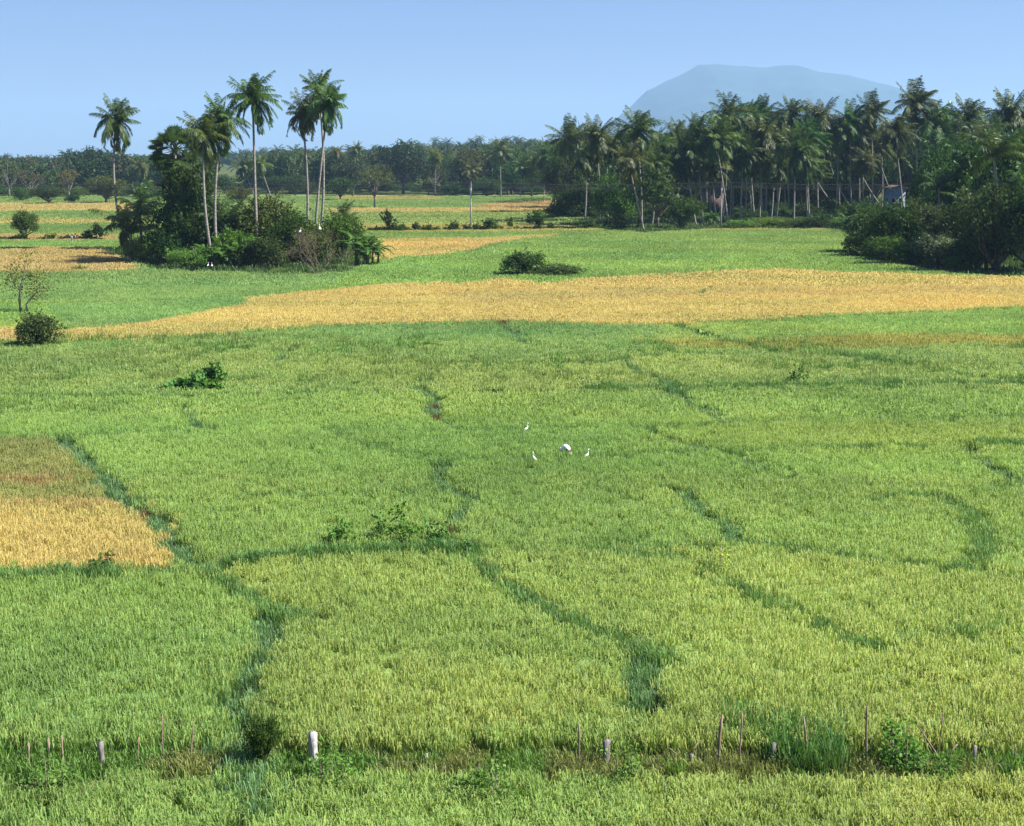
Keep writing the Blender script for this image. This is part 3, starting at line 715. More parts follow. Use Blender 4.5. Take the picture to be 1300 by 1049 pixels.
for (b, c, s, v, lb) in [((168, 338), (166, 296), 1.25, 0, "young coconut palm with drooping fronds at the left foot of the clump"),
                         ((180, 334), (178, 274), 1.2, 1, "young coconut palm with upright fronds beneath the leftmost tall palm"),
                         ((292, 336), (288, 284), 1.1, 2, "young coconut palm with arching fronds between the tall palm trunks"),
                         ((436, 332), (432, 288), .9, 1, "small coconut palm behind the bushes right of the trio")]:
    palm("young_palm", b[0], b[1], c[0], c[1], s, 0, lb, "young coconut palms in the left clump", (.055, .1, .028), young=True, var=v)
CL = [  # kind px base top width col label
 ('tall', 245, 328, 205, 62, DARKG, "very dark leafy tree directly under the fan palm crown"),
 ('mass', 232, 336, 238, 66, DARKG, "dark glossy-leaved tree at the front of the clump below the fan palm"),
 ('mass', 262, 334, 240, 50, MIDG, "mid green leafy tree left of the pale leaning palm trunk"),
 ('bush', 205, 338, 290, 50, DARKG, "dark bush below the left young palms"),
 ('bush', 180, 338, 302, 44, LITE, "bright leafy shrub at the lower left edge of the clump"),
 ('mass', 345, 334, 250, 84, OLV, "large olive green bushy tree around the foot of the solitary palm"),
 ('mass', 372, 337, 272, 64, DARKG, "dark rounded bush below the trio of palms"),
 ('bush', 305, 338, 290, 52, LITE, "green bush left of the large olive bushy tree"),
 ('bush', 330, 342, 300, 50, DARKG, "low dark bush at the front edge of the clump centre"),
 ('bush', 395, 338, 285, 56, OLV, "olive bush behind the bare twiggy shrub"),
 ('bush', 432, 334, 272, 58, MIDG, "leafy bush on the right side of the clump near banana plants"),
 ('bush', 265, 342, 312, 46, LITE, "low leafy bush at the base of the pale palm trunk"),
 ('bush', 236, 344, 316, 44, LITE, "low light green weeds shrub at the front of the dark trees"),
]
for (k, px, by, ty, w, c, lb) in CL: tree(k, px, by, ty, w, c, "clump_tree" if k in ('tall', 'mass') else "bush", lb, "trees and bushes of the left clump", "tree" if k in ('tall', 'mass') else "bush")
for i, (px, by, ty, lb) in enumerate([(306, 341, 285, "banana plant between the young palm and the solitary palm trunk"), (282, 342, 300, "low banana plant at the foot of the pale leaning palm trunk"),
                                      (452, 340, 277, "banana plant with broad arching leaves at the right end of the clump"), (466, 342, 292, "small banana plant drooping over the field at the clump's right edge"),
                                      (212, 338, 292, "banana plant tucked among the young palms at left")]):
    banana("banana_plant", px, by, ty, lb, "banana plants of the left clump", 40+i)
def twiggy(name, px, by, ty, wpx, label, seed, leafn=1400, col=(.11, .1, .06), ls=.16, mat=M_TWIG):
    r = np.random.default_rng(seed); x, y = W(px, by, SOIL); H = at(px, ty, y).z-SOIL; ww = wpx/F_PX*y
    e = thing(name, (x, y, SOIL)); g = Geo(); tips = []
    def br(p, d, l, rad, dep):
        n = 5; pts = [p]; q = p.copy(); dd = d.copy()
        for k in range(n-1):
            dd = norm(dd+r.normal(size=3)*.16+[0, 0, .06]); q = q+dd*l/(n-1); pts.append(q.copy())
        tube(g, pts, np.linspace(rad, rad*.55, n), 4, False)
        if dep == 0: tips.extend(pts[2:]); return
        for k in range(3 if dep > 1 else 4):
            i = r.integers(2, n); nd = norm(dd+r.normal(size=3)*.55); br(pts[i], nd, l*r.uniform(.5, .8), rad*.55, dep-1)
    for s in range(7):
        a = s*.9+r.uniform(0, .5); br(np.array([0, 0, -.2]), norm(np.array([math.cos(a)*.45*ww/H, math.sin(a)*.45*ww/H, 1.])), H*.52, .05, 3)
    link("branches", g.mesh("branches", mat), e)
    tips = np.array(tips); i = r.integers(0, len(tips), leafn); pos = tips[i]+r.normal(size=(leafn, 3))*.22
    gl = Geo(); leaves(gl, pos, ls, r); link("leaves", gl.mesh("sparse_leaves", M_LEAF), e, col)
    tag(e, label, "shrub"); return e
twiggy("bare_shrub", 405, 355, 288, 56, "brownish half bare twiggy shrub standing in front of the palm clump", 3)

# small trees and bushes of the open fields
tree('round', 30, 308, 268, 33, (.05, .085, .025), "round_tree", "small round-headed tree standing alone at the far left by a hedge", v=1)
tree('bush', 50, 449, 397, 50, (.055, .085, .028), "bush", "dense rounded bush in the near left field below a spindly tree", cat="bush", v=1)
tree('bush', 662, 354, 318, 52, (.04, .07, .022), "bush", "dark rounded half of the bush pair in the middle of the green field", "bush pair amid the green field", "bush", v=0)
tree('wide', 704, 355, 334, 62, (.06, .085, .035), "bush", "lower olive bush trailing right of the dark bush in the green field", "bush pair amid the green field", "bush", v=1)
tree('shrub', 101, 349, 337, 20, LITE, "shrub", "tiny green shrub on the field edge left of the palm clump", cat="shrub")
tree('shrub', 448, 328, 319, 26, BRN, "shrub", "low brownish weedy shrub on the bund right of the clump", cat="shrub")
def thin_tree():
    x, y = W(28, 405, SOIL); e = thing("spindly_tree", (x, y, SOIL)); r = np.random.default_rng(8); g = Geo(); gl = Geo()
    def P(px, py): p = at(px, py, y); return np.array([p.x-x, 0, p.z-SOIL])
    tips = []
    for base, pts in (((27, 402), [(28, 380), (29, 362), (33, 348), (34, 332)]), ((36, 402), [(38, 385), (46, 372), (50, 360)]), ((29, 365), [(20, 356), (12, 350)]), ((33, 350), [(42, 352), (48, 350)]), ((28, 372), [(18, 362), (14, 345)]), ((46, 372), [(54, 368)])):
        ps = [P(*base)]+[P(*q)+np.array([0, r.normal()*.4, 0]) for q in pts]
        tube(g, ps, np.linspace(.13 if base[1] > 390 else .06, .03, len(ps)), 5); tips += ps[-2:]
    tips = np.array(tips); i = r.integers(0, len(tips), 1000); pos = tips[i]+r.normal(size=(1000, 3))*[.5, .5, .45]
    leaves(gl, pos, .24, r); link("trunk", g.mesh("spindly_trunk", M_GREYBARK), e); link("leaves", gl.mesh("spindly_leaves", M_LEAF), e, (.12, .15, .05))
    tag(e, "spindly sparse-leaved tree with two pale trunks behind the near left bush", "tree")
thin_tree()
# creeping leafy plants in the near fields
def leafy(name, px, by, wpx, hgt, label, n, ls, col, seed, cat="plant", deep=1.2, group=None, parts=False):
    r = np.random.default_rng(seed); x, y = W(px, by, SOIL); ww = wpx/F_PX*y
    g = Geo(); k = max(5, n//60); cx = r.uniform(-.5, .5, k)*ww; cyy = r.normal(size=k)*deep*.35; ch = hgt*(r.uniform(.35, 1, k))*np.clip(1.15-abs(cx)/ww*1.3, .3, 1)
    i = r.integers(0, k, n); t = r.uniform(0, 1, n)**.6
    pos = np.stack([cx[i]+r.normal(size=n)*.13, cyy[i]+r.normal(size=n)*.13, ch[i]*t+.05], 1)
    leaves(g, pos, ls*r.uniform(.6, 1.3, n), r, up=.6, asp=.7)
    e = thing(name, (x, y, SOIL)); link("leaves", g.mesh("leafy_plant", M_LEAF), e, col)
    s = Geo()
    for a, b, c in zip(cx, cyy, ch): tube(s, [(a*.9, b*.9, -.1), (a, b, c*.9)], [.02, .008], 4)
    link("stems", s.mesh("plant_stems", M_TWIG), e)
    tag(e, label, cat, group); return e
leafy("creeper", 248, 506, 86, 1.55, "bright green broad-leaved creeper mound on the bund in the left middle field", 2600, .3, (.075, .19, .045), 1, "creeper")
leafy("creeper", 270, 500, 40, 2.0, "taller leafy end of the creeper mound on the left middle bund", 1300, .28, (.07, .17, .04), 2, "creeper")
leafy("weed_plant", 442, 708, 46, 1.85, "leafy green weed on the near bund, left of two tall clumps", 600, .15, (.1, .22, .045), 3, "weed")
leafy("weed_plant", 511, 705, 34, 2.30, "tallest leafy weed on the near bund below centre", 600, .15, (.085, .19, .035), 4, "weed")
leafy("weed_plant", 484, 707, 40, 1.65, "low leafy weed between the taller two clumps on the near bund", 500, .14, (.07, .17, .035), 5, "weed")
leafy("weed_plant", 556, 706, 60, 1.50, "long low weed patch right of the tallest weed on the near bund", 600, .14, (.07, .165, .04), 6, "weed")
leafy("weed_plant", 596, 716, 24, 1.45, "small weed where the near bund turns downhill to the right", 250, .14, (.06, .15, .04), 7, "weed")
leafy("weed_plant", 126, 745, 20, 1.90, "small dark shrublet at the lower edge of the left golden patch", 350, .13, (.045, .11, .025), 8, "weed", deep=.6)
leafy("weed_plant", 905, 745, 36, 1.80, "yellowish weed on the bund right of centre", 170, .11, (.26, .36, .06), 9, "weed", deep=.5)
leafy("weed_plant", 1014, 496, 20, 1.85, "light green weed amid dark grass strip right of centre", 260, .2, (.1, .2, .05), 10, "weed", deep=.8)
leafy("weed_plant", 1145, 985, 42, 1.65, "straggling green weed behind the fence at lower right", 900, .1, (.075, .19, .035), 12, "weed", deep=.9)
leafy("weed_plant", 1180, 1000, 56, 1.2, "low weed patch right of the straggling weed by the fence", 700, .1, (.08, .18, .035), 13, "weed", deep=.8)
leafy("weed_plant", 790, 1010, 60, 1.45, "low weeds at the foot of the dark stump post", 600, .09, (.1, .2, .04), 14, "weed", deep=.5)
leafy("weed_plant", 430, 1010, 60, 1.45, "low weeds right of the pale fence post", 500, .09, (.09, .2, .04), 15, "weed", deep=.5)
leafy("weed_plant", 60, 1020, 80, 1.35, "low weeds along the fence at the lower left corner", 600, .09, (.09, .19, .04), 16, "weed", deep=.5)
leafy("weed_plant", 620, 1030, 100, 1.30, "low weeds along the fence near the bottom centre", 700, .09, (.09, .19, .04), 17, "weed", deep=.5)
tree('bush', 334, 985, 908, 46, (.035, .07, .018), "bush", "small dark-leaved bush by the near bund end beside the pale fence post", cat="bush", v=2)

# hedges between the far fields
def ordw(n):
    return ["first", "second", "third", "fourth", "fifth", "sixth", "seventh", "eighth", "ninth", "tenth", "eleventh", "twelfth", "thirteenth", "fourteenth", "fifteenth", "sixteenth", "seventeenth", "eighteenth", "nineteenth", "twentieth"][n] if n < 20 else (["twenty", "thirty", "forty", "fifty", "sixty", "seventy", "eighty", "ninety"][(n+1)//10-2]+("-"+ordw((n+1) % 10-1) if (n+1) % 10 else "")) if (n+1) % 10 else ["thirtieth", "fortieth", "fiftieth", "sixtieth", "seventieth", "eightieth", "ninetieth"][(n+1)//10-3]
r_ = random.Random(9)
SP = [(478, 288, 20), (494, 266, 18), (511, 283, 10), (541, 286, 16), (577, 280, 22), (620, 277, 22), (648, 275, 10), (684, 267, 27), (505, 287, 10), (752, 278, 12), (770, 276, 14), (790, 273, 18)]
xs = 452
hed = []
while xs < 815:
    hed.append((xs, r_.uniform(282, 289), r_.uniform(9, 17))); xs += r_.uniform(7, 12)
hed = sorted(hed+SP)
for i, (x_, ty, w) in enumerate(hed):
    by = 298-(x_-440)*.012
    k = 'spiky' if ty < 280 else 'shrub'
    tree(k, x_, by, ty, w, r_.choice([DARKG, MIDG, OLV, MIDG]), "hedge_shrub", "%s shrub from the left in the long hedge row crossing the far middle" % ordw(i), "shrubs of the far middle hedge", "shrub", parts=(w > 17))
xs = -30; hl = []
while xs < 135:
    hl.append((xs, r_.uniform(296, 302), r_.uniform(9, 18))); xs += r_.uniform(8, 14)
hl += [(112, 291, 16), (122, 283, 12), (129, 286, 14)]; hl.sort()
for i, (x_, ty, w) in enumerate(hl):
    tree('spiky' if ty < 292 else 'shrub', x_, 308, ty, w, r_.choice([DARKG, MIDG, OLV, LITE]), "hedge_shrub", "%s shrub from the left in the hedge behind the far left fields" % ordw(i), "shrubs of the far left hedge", "shrub", parts=False)

# mid distance trees before the wood
MT = [
 ('round', 512, 247, 182, 54, (.03, .055, .025), "very dark dense round tree standing at the wood's edge left of centre"),
 ('airy', 476, 266, 211, 40, (.07, .085, .035), "open-branched olive tree in the field before the dark round tree"),
 ('round', 122, 245, 188, 54, (.03, .055, .022), "tall dark tree left of the leftmost palm at the wood's edge"),
 ('round', 135, 260, 224, 46, (.055, .075, .03), "rounded olive tree in front of the tall dark tree at left"),
 ('round', 62, 261, 236, 40, (.04, .065, .028), "low dark spreading tree at the far left field edge"),
 ('airy', 12, 252, 200, 40, (.07, .075, .045), "greyish open tree at the left border of the wood"),
 ('airy', 40, 254, 212, 36, (.08, .08, .05), "brown-grey leafy tree second from the left border"),
 ('airy', 88, 256, 214, 30, (.09, .095, .05), "thin pale-trunked tree between the low dark tree and tall dark tree"),
 ('bush', 27, 257, 238, 24, MIDG, "small dark bush tree below the grey trees at far left"),
 ('bush', 92, 259, 246, 16, DARKG, "tiny dark bush right of the low dark tree at far left"),
 ('airy', 552, 250, 206, 34, (.05, .07, .03), "crooked tree with pale trunk right of the dark round tree"),
 ('round', 544, 248, 228, 22, DARKG, "small dark tree under the crooked pale-trunked tree"),
 ('round', 592, 248, 190, 42, (.045, .075, .028), "mid green rounded tree behind the bright small palm"),
 ('round', 305, 264, 238, 28, OLV, "small tree seen left of the solitary palm trunk"),
 ('round', 432, 256, 226, 34, DARKG, "dark tree just right of the trio palm trunks"),
 ('round', 448, 250, 205, 40, (.045, .06, .035), "greyish round tree behind the dark tree right of the trio"),
 ('round', 375, 250, 222, 32, BLUEG, "bluish tree between the solitary palm and the trio"),
 ('round', 284, 248, 222, 26, BLUEG, "bluish tree right of the fan palm at the wood's edge"),
 ('round', 350, 249, 224, 30, DARKG, "dark round tree behind the solitary palm's right side"),
 ('round', 645, 249, 206, 40, DARKG, "dark tree at the wood's edge right of the utility pole"),
 ('tall', 675, 252, 196, 32, MIDG, "tall green tree in the wood just left of the coconut grove"),
 ('round', 706, 256, 202, 36, DARKG, "dark tree at the near left corner of the coconut grove"),
 ('airy', 740, 262, 176, 30, BRN, "greyish open tree among the first grove palms"),
 ('round', 650, 248, 188, 44, BLUEG, "bluish taller tree behind the dark one right of the pole"),
 ('bush', 618, 251, 226, 34, DARKG, "low dark thicket tree right of the bright small palm"),
 ('bush', 575, 250, 230, 30, DARKG, "low dark thicket tree left of the bright small palm"),
]
for (k, px, by, ty, w, c, lb) in MT: tree(k, px, by, ty, w, c, "field_edge_tree", lb, "trees at the near edge of the far wood")
for (b, c, s, lb) in [((553, 250), (552, 200), 1.1, "small palm above the crooked tree at the wood's edge"), ((596, 249), (597, 216), 1.35, "bright drooping palm at the wood's edge by the utility pole"),
                      ((636, 250), (635, 193), 1.5, "full coconut palm rising at the wood's edge midway between pole and grove"), ((415, 246), (428, 195), 1.0, "distant palm crown right of the trio trunks"),
                      ((325, 252), (308, 212), 1.25, "small coconut palm in the wood left of the solitary palm trunk"), ((345, 252), (330, 210), 1.2, "small coconut palm in the wood right of the solitary palm trunk"),
                      ((660, 252), (663, 212), 1.4, "coconut palm in dark trees just left of the grove"), ((580, 248), (580, 205), 1.0, "slim palm behind the bright drooping palm"),
                      ((170, 250), (178, 212), 1.0, "small palm between the leftmost palm and the fan palm"), ((447, 247), (452, 190), .9, "thin palm crown above the greyish tree behind the trio")]:
    palm("distant_palm", b[0], b[1], c[0], c[1], s, 0, lb, "palms at the near edge of the far wood", (.085, .13, .04), .17)

# second row of the wood, individually placed
rr_ = random.Random(31); row = []
x_ = -60
while x_ < 760:
    row.append((x_, rr_.uniform(0, 1))); x_ += rr_.uniform(9, 15)
TOPL = lambda x: np.interp(x, [0, 100, 200, 350, 500, 620, 760], [203, 200, 202, 200, 196, 193, 186])
for i, (x_, u) in enumerate(row):
    if 268 < x_ < 318: continue
    by = 240-rr_.uniform(0, 5)+(4 if x_ > 560 else 0); kind = rr_.choice(['mass', 'tall', 'mass', 'airy']); w = rr_.uniform(26, 42)
    tree(kind, x_, by, TOPL(x_)+rr_.uniform(-5, 10), w, rr_.choice([BLUEG, DARKG, MIDG, (.06, .075, .04), (.08, .085, .045)] if x_ < 200 else [BLUEG, DARKG, MIDG, MIDG]), "woodland_tree",
         "%s tree from the left in the hazy second row of the wood" % ordw(i), "second row trees of the far wood", v=rr_.randrange(9))

re_ = random.Random(5); x_ = -50; k = 0
while x_ < 730:
    if not (270 < x_ < 470 or 590 < x_ < 606) or re_.random() < .5:
        tree(re_.choice(['wide', 'bush', 'wide', 'mass']), x_, (252 if x_ < 260 else 246)+re_.uniform(-3, 1)+(3 if x_ > 560 else 0), re_.uniform(226, 240)+(5 if x_ < 260 else 0), re_.uniform(24, 48), re_.choice([DARKG, DARKG, BLUEG, MIDG, OLV]), "edge_thicket",
             "%s thicket from the left along the foot of the far wood" % ordw(k), "low thickets along the foot of the far wood", "bush", parts=False); k += 1
    x_ += re_.uniform(12, 24)
# --- coconut grove on the right : crown, base, scale, extra bend
GP = [
 ((722, 272), (722, 178), 1.3), ((761, 285), (757, 176), 1.12), ((772, 280), (772, 190), 1.0), ((818, 294), (797, 204), 1.0), ((815, 290), (808, 168), 1.25),
 ((861, 287), (849, 215), .95), ((884, 287), (870, 196), 1.15), ((893, 286), (884, 170), 1.0), ((925, 287), (908, 176), 1.2), ((927, 284), (931, 190), 1.0),
 ((911, 286), (905, 215), .85), ((917, 282), (924, 146), 1.15), ((964, 284), (967, 176), 1.2), ((958, 280), (951, 148), 1.05), ((972, 278), (967, 150), 1.1), ((985, 284), (997, 186), 1.05),
 ((1008, 287), (1011, 194), 1.15), ((1072, 277), (1012, 180), 1.1), ((1003, 278), (1003, 146), 1.05), ((1040, 278), (1041, 152), 1.2), ((1088, 274), (1048, 190), 1.0),
 ((1130, 276), (1076, 182), 1.15), ((1082, 278), (1080, 156), 1.1), ((1108, 278), (1106, 144), 1.15), ((1150, 274), (1112, 188), 1.1), ((1119, 272), (1118, 180), 1.0),
 ((1068, 276), (1068, 214), .8), ((1165, 285), (1160, 132), 1.25), ((1186, 285), (1181, 158), 1.35), ((1229, 285), (1226, 150), 1.25), ((1252, 285), (1281, 146), 1.25),
 ((1141, 278), (1141, 206), .75), ((1304, 285), (1308, 150), 1.2), ((836, 282), (838, 190), 1.0), ((946, 278), (942, 172), 1.05), ((1028, 282), (1026, 176), 1.05), ((1060, 278), (1062, 168), 1.0),
 ((988, 278), (984, 162), 1.0), ((790, 284), (787, 184), .95), ((855, 278), (857, 178), 1.0), ((1092, 276), (1094, 172), 1.05), ((1208, 278), (1204, 170), 1.1), ((1262, 290), (1255, 172), 1.1), ((1150, 290), (1136, 168), 1.0),
 ((742, 282), (744, 200), 1.0), ((880, 285), (882, 214), .95), ((956, 283), (955, 208), 1.0), ((978, 285), (982, 212), .95), ((1026, 283), (1024, 208), 1.0), ((902, 284), (896, 192), 1.0), ((940, 285), (944, 196), 1.0), ((1099, 278), (1096, 206), .95), ((827, 288), (830, 208), .9), ((1196, 300), (1198, 196), 1.1), ((1240, 300), (1244, 190), 1.15), ((1350, 285), (1345, 160), 1.2), ((1385, 290), (1390, 150), 1.2),
]
order = sorted(range(len(GP)), key=lambda i: GP[i][1][0])
HAND = {(722, 178): "full coconut palm crown at the left end of the grove, standing apart above dark trees",
 (808, 168): "tall coconut palm with full crown at the grove's left part, double trunk foot", (797, 204): "lower coconut palm whose trunk crosses its taller neighbour's at the grove's left part",
 (967, 176): "coconut palm with straight pale trunk and dead brown base fronds at grove centre", (1012, 180): "coconut palm whose long bare trunk leans steeply down to the right",
 (1160, 132): "highest crowned coconut palm of the grove, left of a broad crown at right", (1181, 158): "broad coconut palm crown just right of the highest one",
 (1076, 182): "coconut palm with curved bare trunk slanting down right beside the hut", (1112, 188): "coconut palm with yellowing crown whose trunk slants across the hut",
 (1226, 150): "coconut palm crown rising above dark trees at right, flying bird beside it", (1281, 146): "coconut palm crown rising near the right border above the near palm",
 (908, 176): "coconut palm with pale slightly curved trunk running to the field edge left of grove centre"}
for rank, i in enumerate(order):
    b, c, s = GP[i]
    lb = HAND.get(c) or "coconut palm of the right grove, %s crown from the left" % ordw(rank)
    slant = abs(b[0]-c[0]) > 30
    palm("coconut_palm", b[0], b[1], c[0], c[1], s*1.22, (-1.2 if slant else random.uniform(-.7, .7)), lb, "coconut palms of the right grove", tuple(q*k for q, k in zip((.055, .095, .022), (random.uniform(.75, 1.15), random.uniform(.8, 1.15), 1))), .165)
palm("near_palm", 1268, 342, 1262, 200, 1.15, .3, "large near coconut palm with long arching fronds over the dark right thicket", None, (.07, .12, .03), .2, young=True, var=0)
palm("near_palm", 1300, 338, 1292, 240, 1.1, .3, "near coconut palm with drooping fronds half beyond the right border", None, (.065, .11, .03), .2, young=True, var=1)
palm("near_palm", 1196, 318, 1192, 238, .85, .0, "young palm with stiff upright fronds in the thicket right of the hut", None, (.06, .1, .03), .2, young=True, var=2)
palm("near_palm", 1232, 330, 1228, 262, .85, .0, "low palm with one yellow hanging frond side in the right thicket", None, (.08, .11, .03), .2, young=True, var=0)
GT = [
 ('wide', 745, 278, 232, 74, DARKG, "broad dark bush at the left foot of the grove beside the reddish field"),
 ('mass', 782, 288, 222, 50, MIDG, "leafy tree under the first crowns of the grove"),
 ('tall', 835, 293, 212, 52, (.05, .085, .028), "leafy mid green tree right of the double palm trunks"),
 ('bush', 866, 292, 250, 56, MIDG, "bush at the grove front right of the double palm trunks"),
 ('mass', 890, 272, 232, 44, DARKG, "dark tree behind the electricity wires in the grove"),
 ('mass', 948, 272, 222, 50, DARKG, "dark tree left of the straight pale palm trunk"),
 ('mass', 990, 271, 218, 46, DARKG, "dark tree right of the straight pale palm trunk"),
 ('mass', 1032, 270, 210, 60, (.04, .08, .024), "dark tree behind the steeply leaning palm trunk"),
 ('bush', 975, 291, 276, 44, LITE, "low bright bush row piece at the grove front, left part"),
 ('bush', 1012, 291, 278, 40, MIDG, "low green bush at the grove front near grove centre"),
 ('bush', 940, 292, 279, 40, LITE, "low bright bush at the grove front below pale curved trunks"),
 ('bush', 1076, 294, 276, 42, MIDG, "bush at the inner corner where the grove turns toward the viewer"),
 ('bush', 1040, 292, 274, 34, DARKG, "dark bush below the leaning palm trunk"),
 ('mass', 1104, 326, 264, 58, (.04, .075, .022), "dark leafy thicket tree at the near corner of the grove"),
 ('mass', 1140, 331, 258, 60, DARKG, "dark thicket tree right of the near corner tree"),
 ('mass', 1172, 330, 256, 64, (.055, .07, .028), "brownish green thicket tree below the hut"),
 ('mass', 1215, 338, 262, 66, DARKG, "dark thicket tree behind the pale-leaved bush"),
 ('bush', 1190, 343, 296, 52, (.1, .15, .07), "pale-leaved flowering bush in front of the dark thicket at right"),
 ('mass', 1262, 349, 235, 88, (.03, .06, .016), "blackish big tree at the right border under the near palms"),
 ('mass', 1312, 351, 226, 100, (.03, .06, .016), "blackish tree cut by the right border"),
 ('mass', 1240, 347, 292, 60, (.03, .06, .017), "blackish low thicket left of the border trees"),
 ('mass', 1200, 276, 176, 62, DARKG, "dark tree filling the gap below the broad palm crown"),
 ('mass', 1240, 276, 172, 60, (.045, .075, .025), "dark tree under the palm crown with the flying bird"),
 ('mass', 1285, 300, 170, 60, (.06, .1, .028), "leafy tree behind the near palms at the right border"),
 ('mass', 1166, 270, 196, 46, DARKG, "dark tree behind the hut under the highest palm"),
 ('mass', 1078, 270, 212, 44, DARKG, "dark tree left of the slanting trunks near the hut"),
 ('mass', 1288, 326, 170, 96, (.04, .085, .02), "tallest dark tree mass at the right border among the palm crowns"),
 ('tall', 1224, 318, 180, 62, (.035, .07, .018), "dark upright tree rising between the broad crown and near palms"),
 ('mass', 1184, 306, 192, 60, (.035, .075, .02), "dark tree mass right of the hut reaching the palm crowns"),
 ('mass', 1212, 316, 214, 70, (.04, .08, .02), "green tree mass rising behind the thicket between hut and near palms"),
 ('mass', 1262, 322, 200, 84, (.05, .1, .025), "tall leafy tree mass behind the large near palm"),
 ('mass', 1182, 308, 226, 52, MIDG, "leafy tree right of the hut under the broad palm crown"),
 ('mass', 1305, 320, 190, 80, (.045, .09, .02), "leafy tree mass at the right border reaching up to the palm crowns"),
 ('bush', 1098, 331, 292, 50, DARKG, "dark bush at the foot of the near grove corner"),
 ('bush', 1128, 336, 300, 54, MIDG, "bush at the thicket foot between corner and pale-leaved bush"),
 ('bush', 1160, 341, 306, 52, DARKG, "dark bush immediately left of the pale-leaved bush"),
 ('bush', 1215, 345, 322, 30, LITE, "small bright bush at the thicket foot right of the pale-leaved bush"),
 ('tall', 1360, 345, 190, 90, DARKG, "dark tall tree beyond the right border"),
 ('airy', 728, 270, 192, 34, BRN, "thin greyish tree just right of the leftmost grove palm"),
]
for (k, px, by, ty, w, c, lb) in GT: tree(k, px, by, ty, w, c, "thicket_tree" if k in ('mass', 'tall', 'airy') else "bush", lb, "trees and bushes of the right grove", "tree" if k in ('mass', 'tall', 'airy') else "bush")
for i, (px, by, ty, lb) in enumerate([(1238, 345, 276, "banana plant with big leaves against the blackish thicket at right"), (1262, 346, 292, "second banana plant at the thicket front nearer the right border"),
                                      (1045, 290, 262, "banana plant at the grove front below the steeply leaning trunk"), (1085, 296, 262, "banana plant at the inner grove corner"), (900, 289, 262, "banana plant behind the wires in the grove")]):
    banana("banana_plant", px, by, ty, lb, "banana plants of the right grove", 60+i, (.05, .115, .028))
# grove interior: rows behind
rg = random.Random(77); k = 0; x_ = 712
while x_ < 1420:
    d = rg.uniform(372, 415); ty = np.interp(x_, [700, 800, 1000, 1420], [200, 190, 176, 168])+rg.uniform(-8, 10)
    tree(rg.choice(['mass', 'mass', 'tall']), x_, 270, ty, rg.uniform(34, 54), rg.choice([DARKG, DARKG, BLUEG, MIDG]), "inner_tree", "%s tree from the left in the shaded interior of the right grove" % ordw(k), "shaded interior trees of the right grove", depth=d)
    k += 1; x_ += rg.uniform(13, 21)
k = 0; x_ = 690
while x_ < 1420:
    ty = np.interp(x_, [690, 760, 880, 1000, 1420], [190, 187, 176, 167, 166])+rg.uniform(-9, 12)
    palm("background_palm", x_, 257+rg.uniform(-3, 4), x_+rg.uniform(-6, 6), ty, rg.uniform(1.35, 1.7), rg.uniform(-.6, .6), "%s palm from the left standing behind the front palms of the right grove" % ordw(k), "palms behind the front of the right grove", (.04, .075, .02), .15)
    k += 1; x_ += rg.uniform(15, 25)

k = 0; x_ = 735
while x_ < 1300:
    if not 1120 < x_ < 1156:
        palm("understory_palm", x_, 276+rg.uniform(-4, 3), x_+rg.uniform(-5, 5), rg.uniform(206, 240), rg.uniform(.8, 1.1), 0, "%s low palm from the left in the undergrowth of the right grove" % ordw(k), "low palms in the undergrowth of the right grove", (.045, .085, .02), .16, young=True); k += 1
    x_ += rg.uniform(26, 42)
k = 0; x_ = 715
while x_ < 1110:
    tree('wide', x_, rg.uniform(276, 281), rg.uniform(252, 266), rg.uniform(30, 48), rg.choice([DARKG, DARKG, MIDG]), "undergrowth_bush", "%s bush from the left in the dark undergrowth among the grove trunks" % ordw(k), "undergrowth bushes among the grove trunks", "bush", parts=False); k += 1
    x_ += rg.uniform(17, 30)
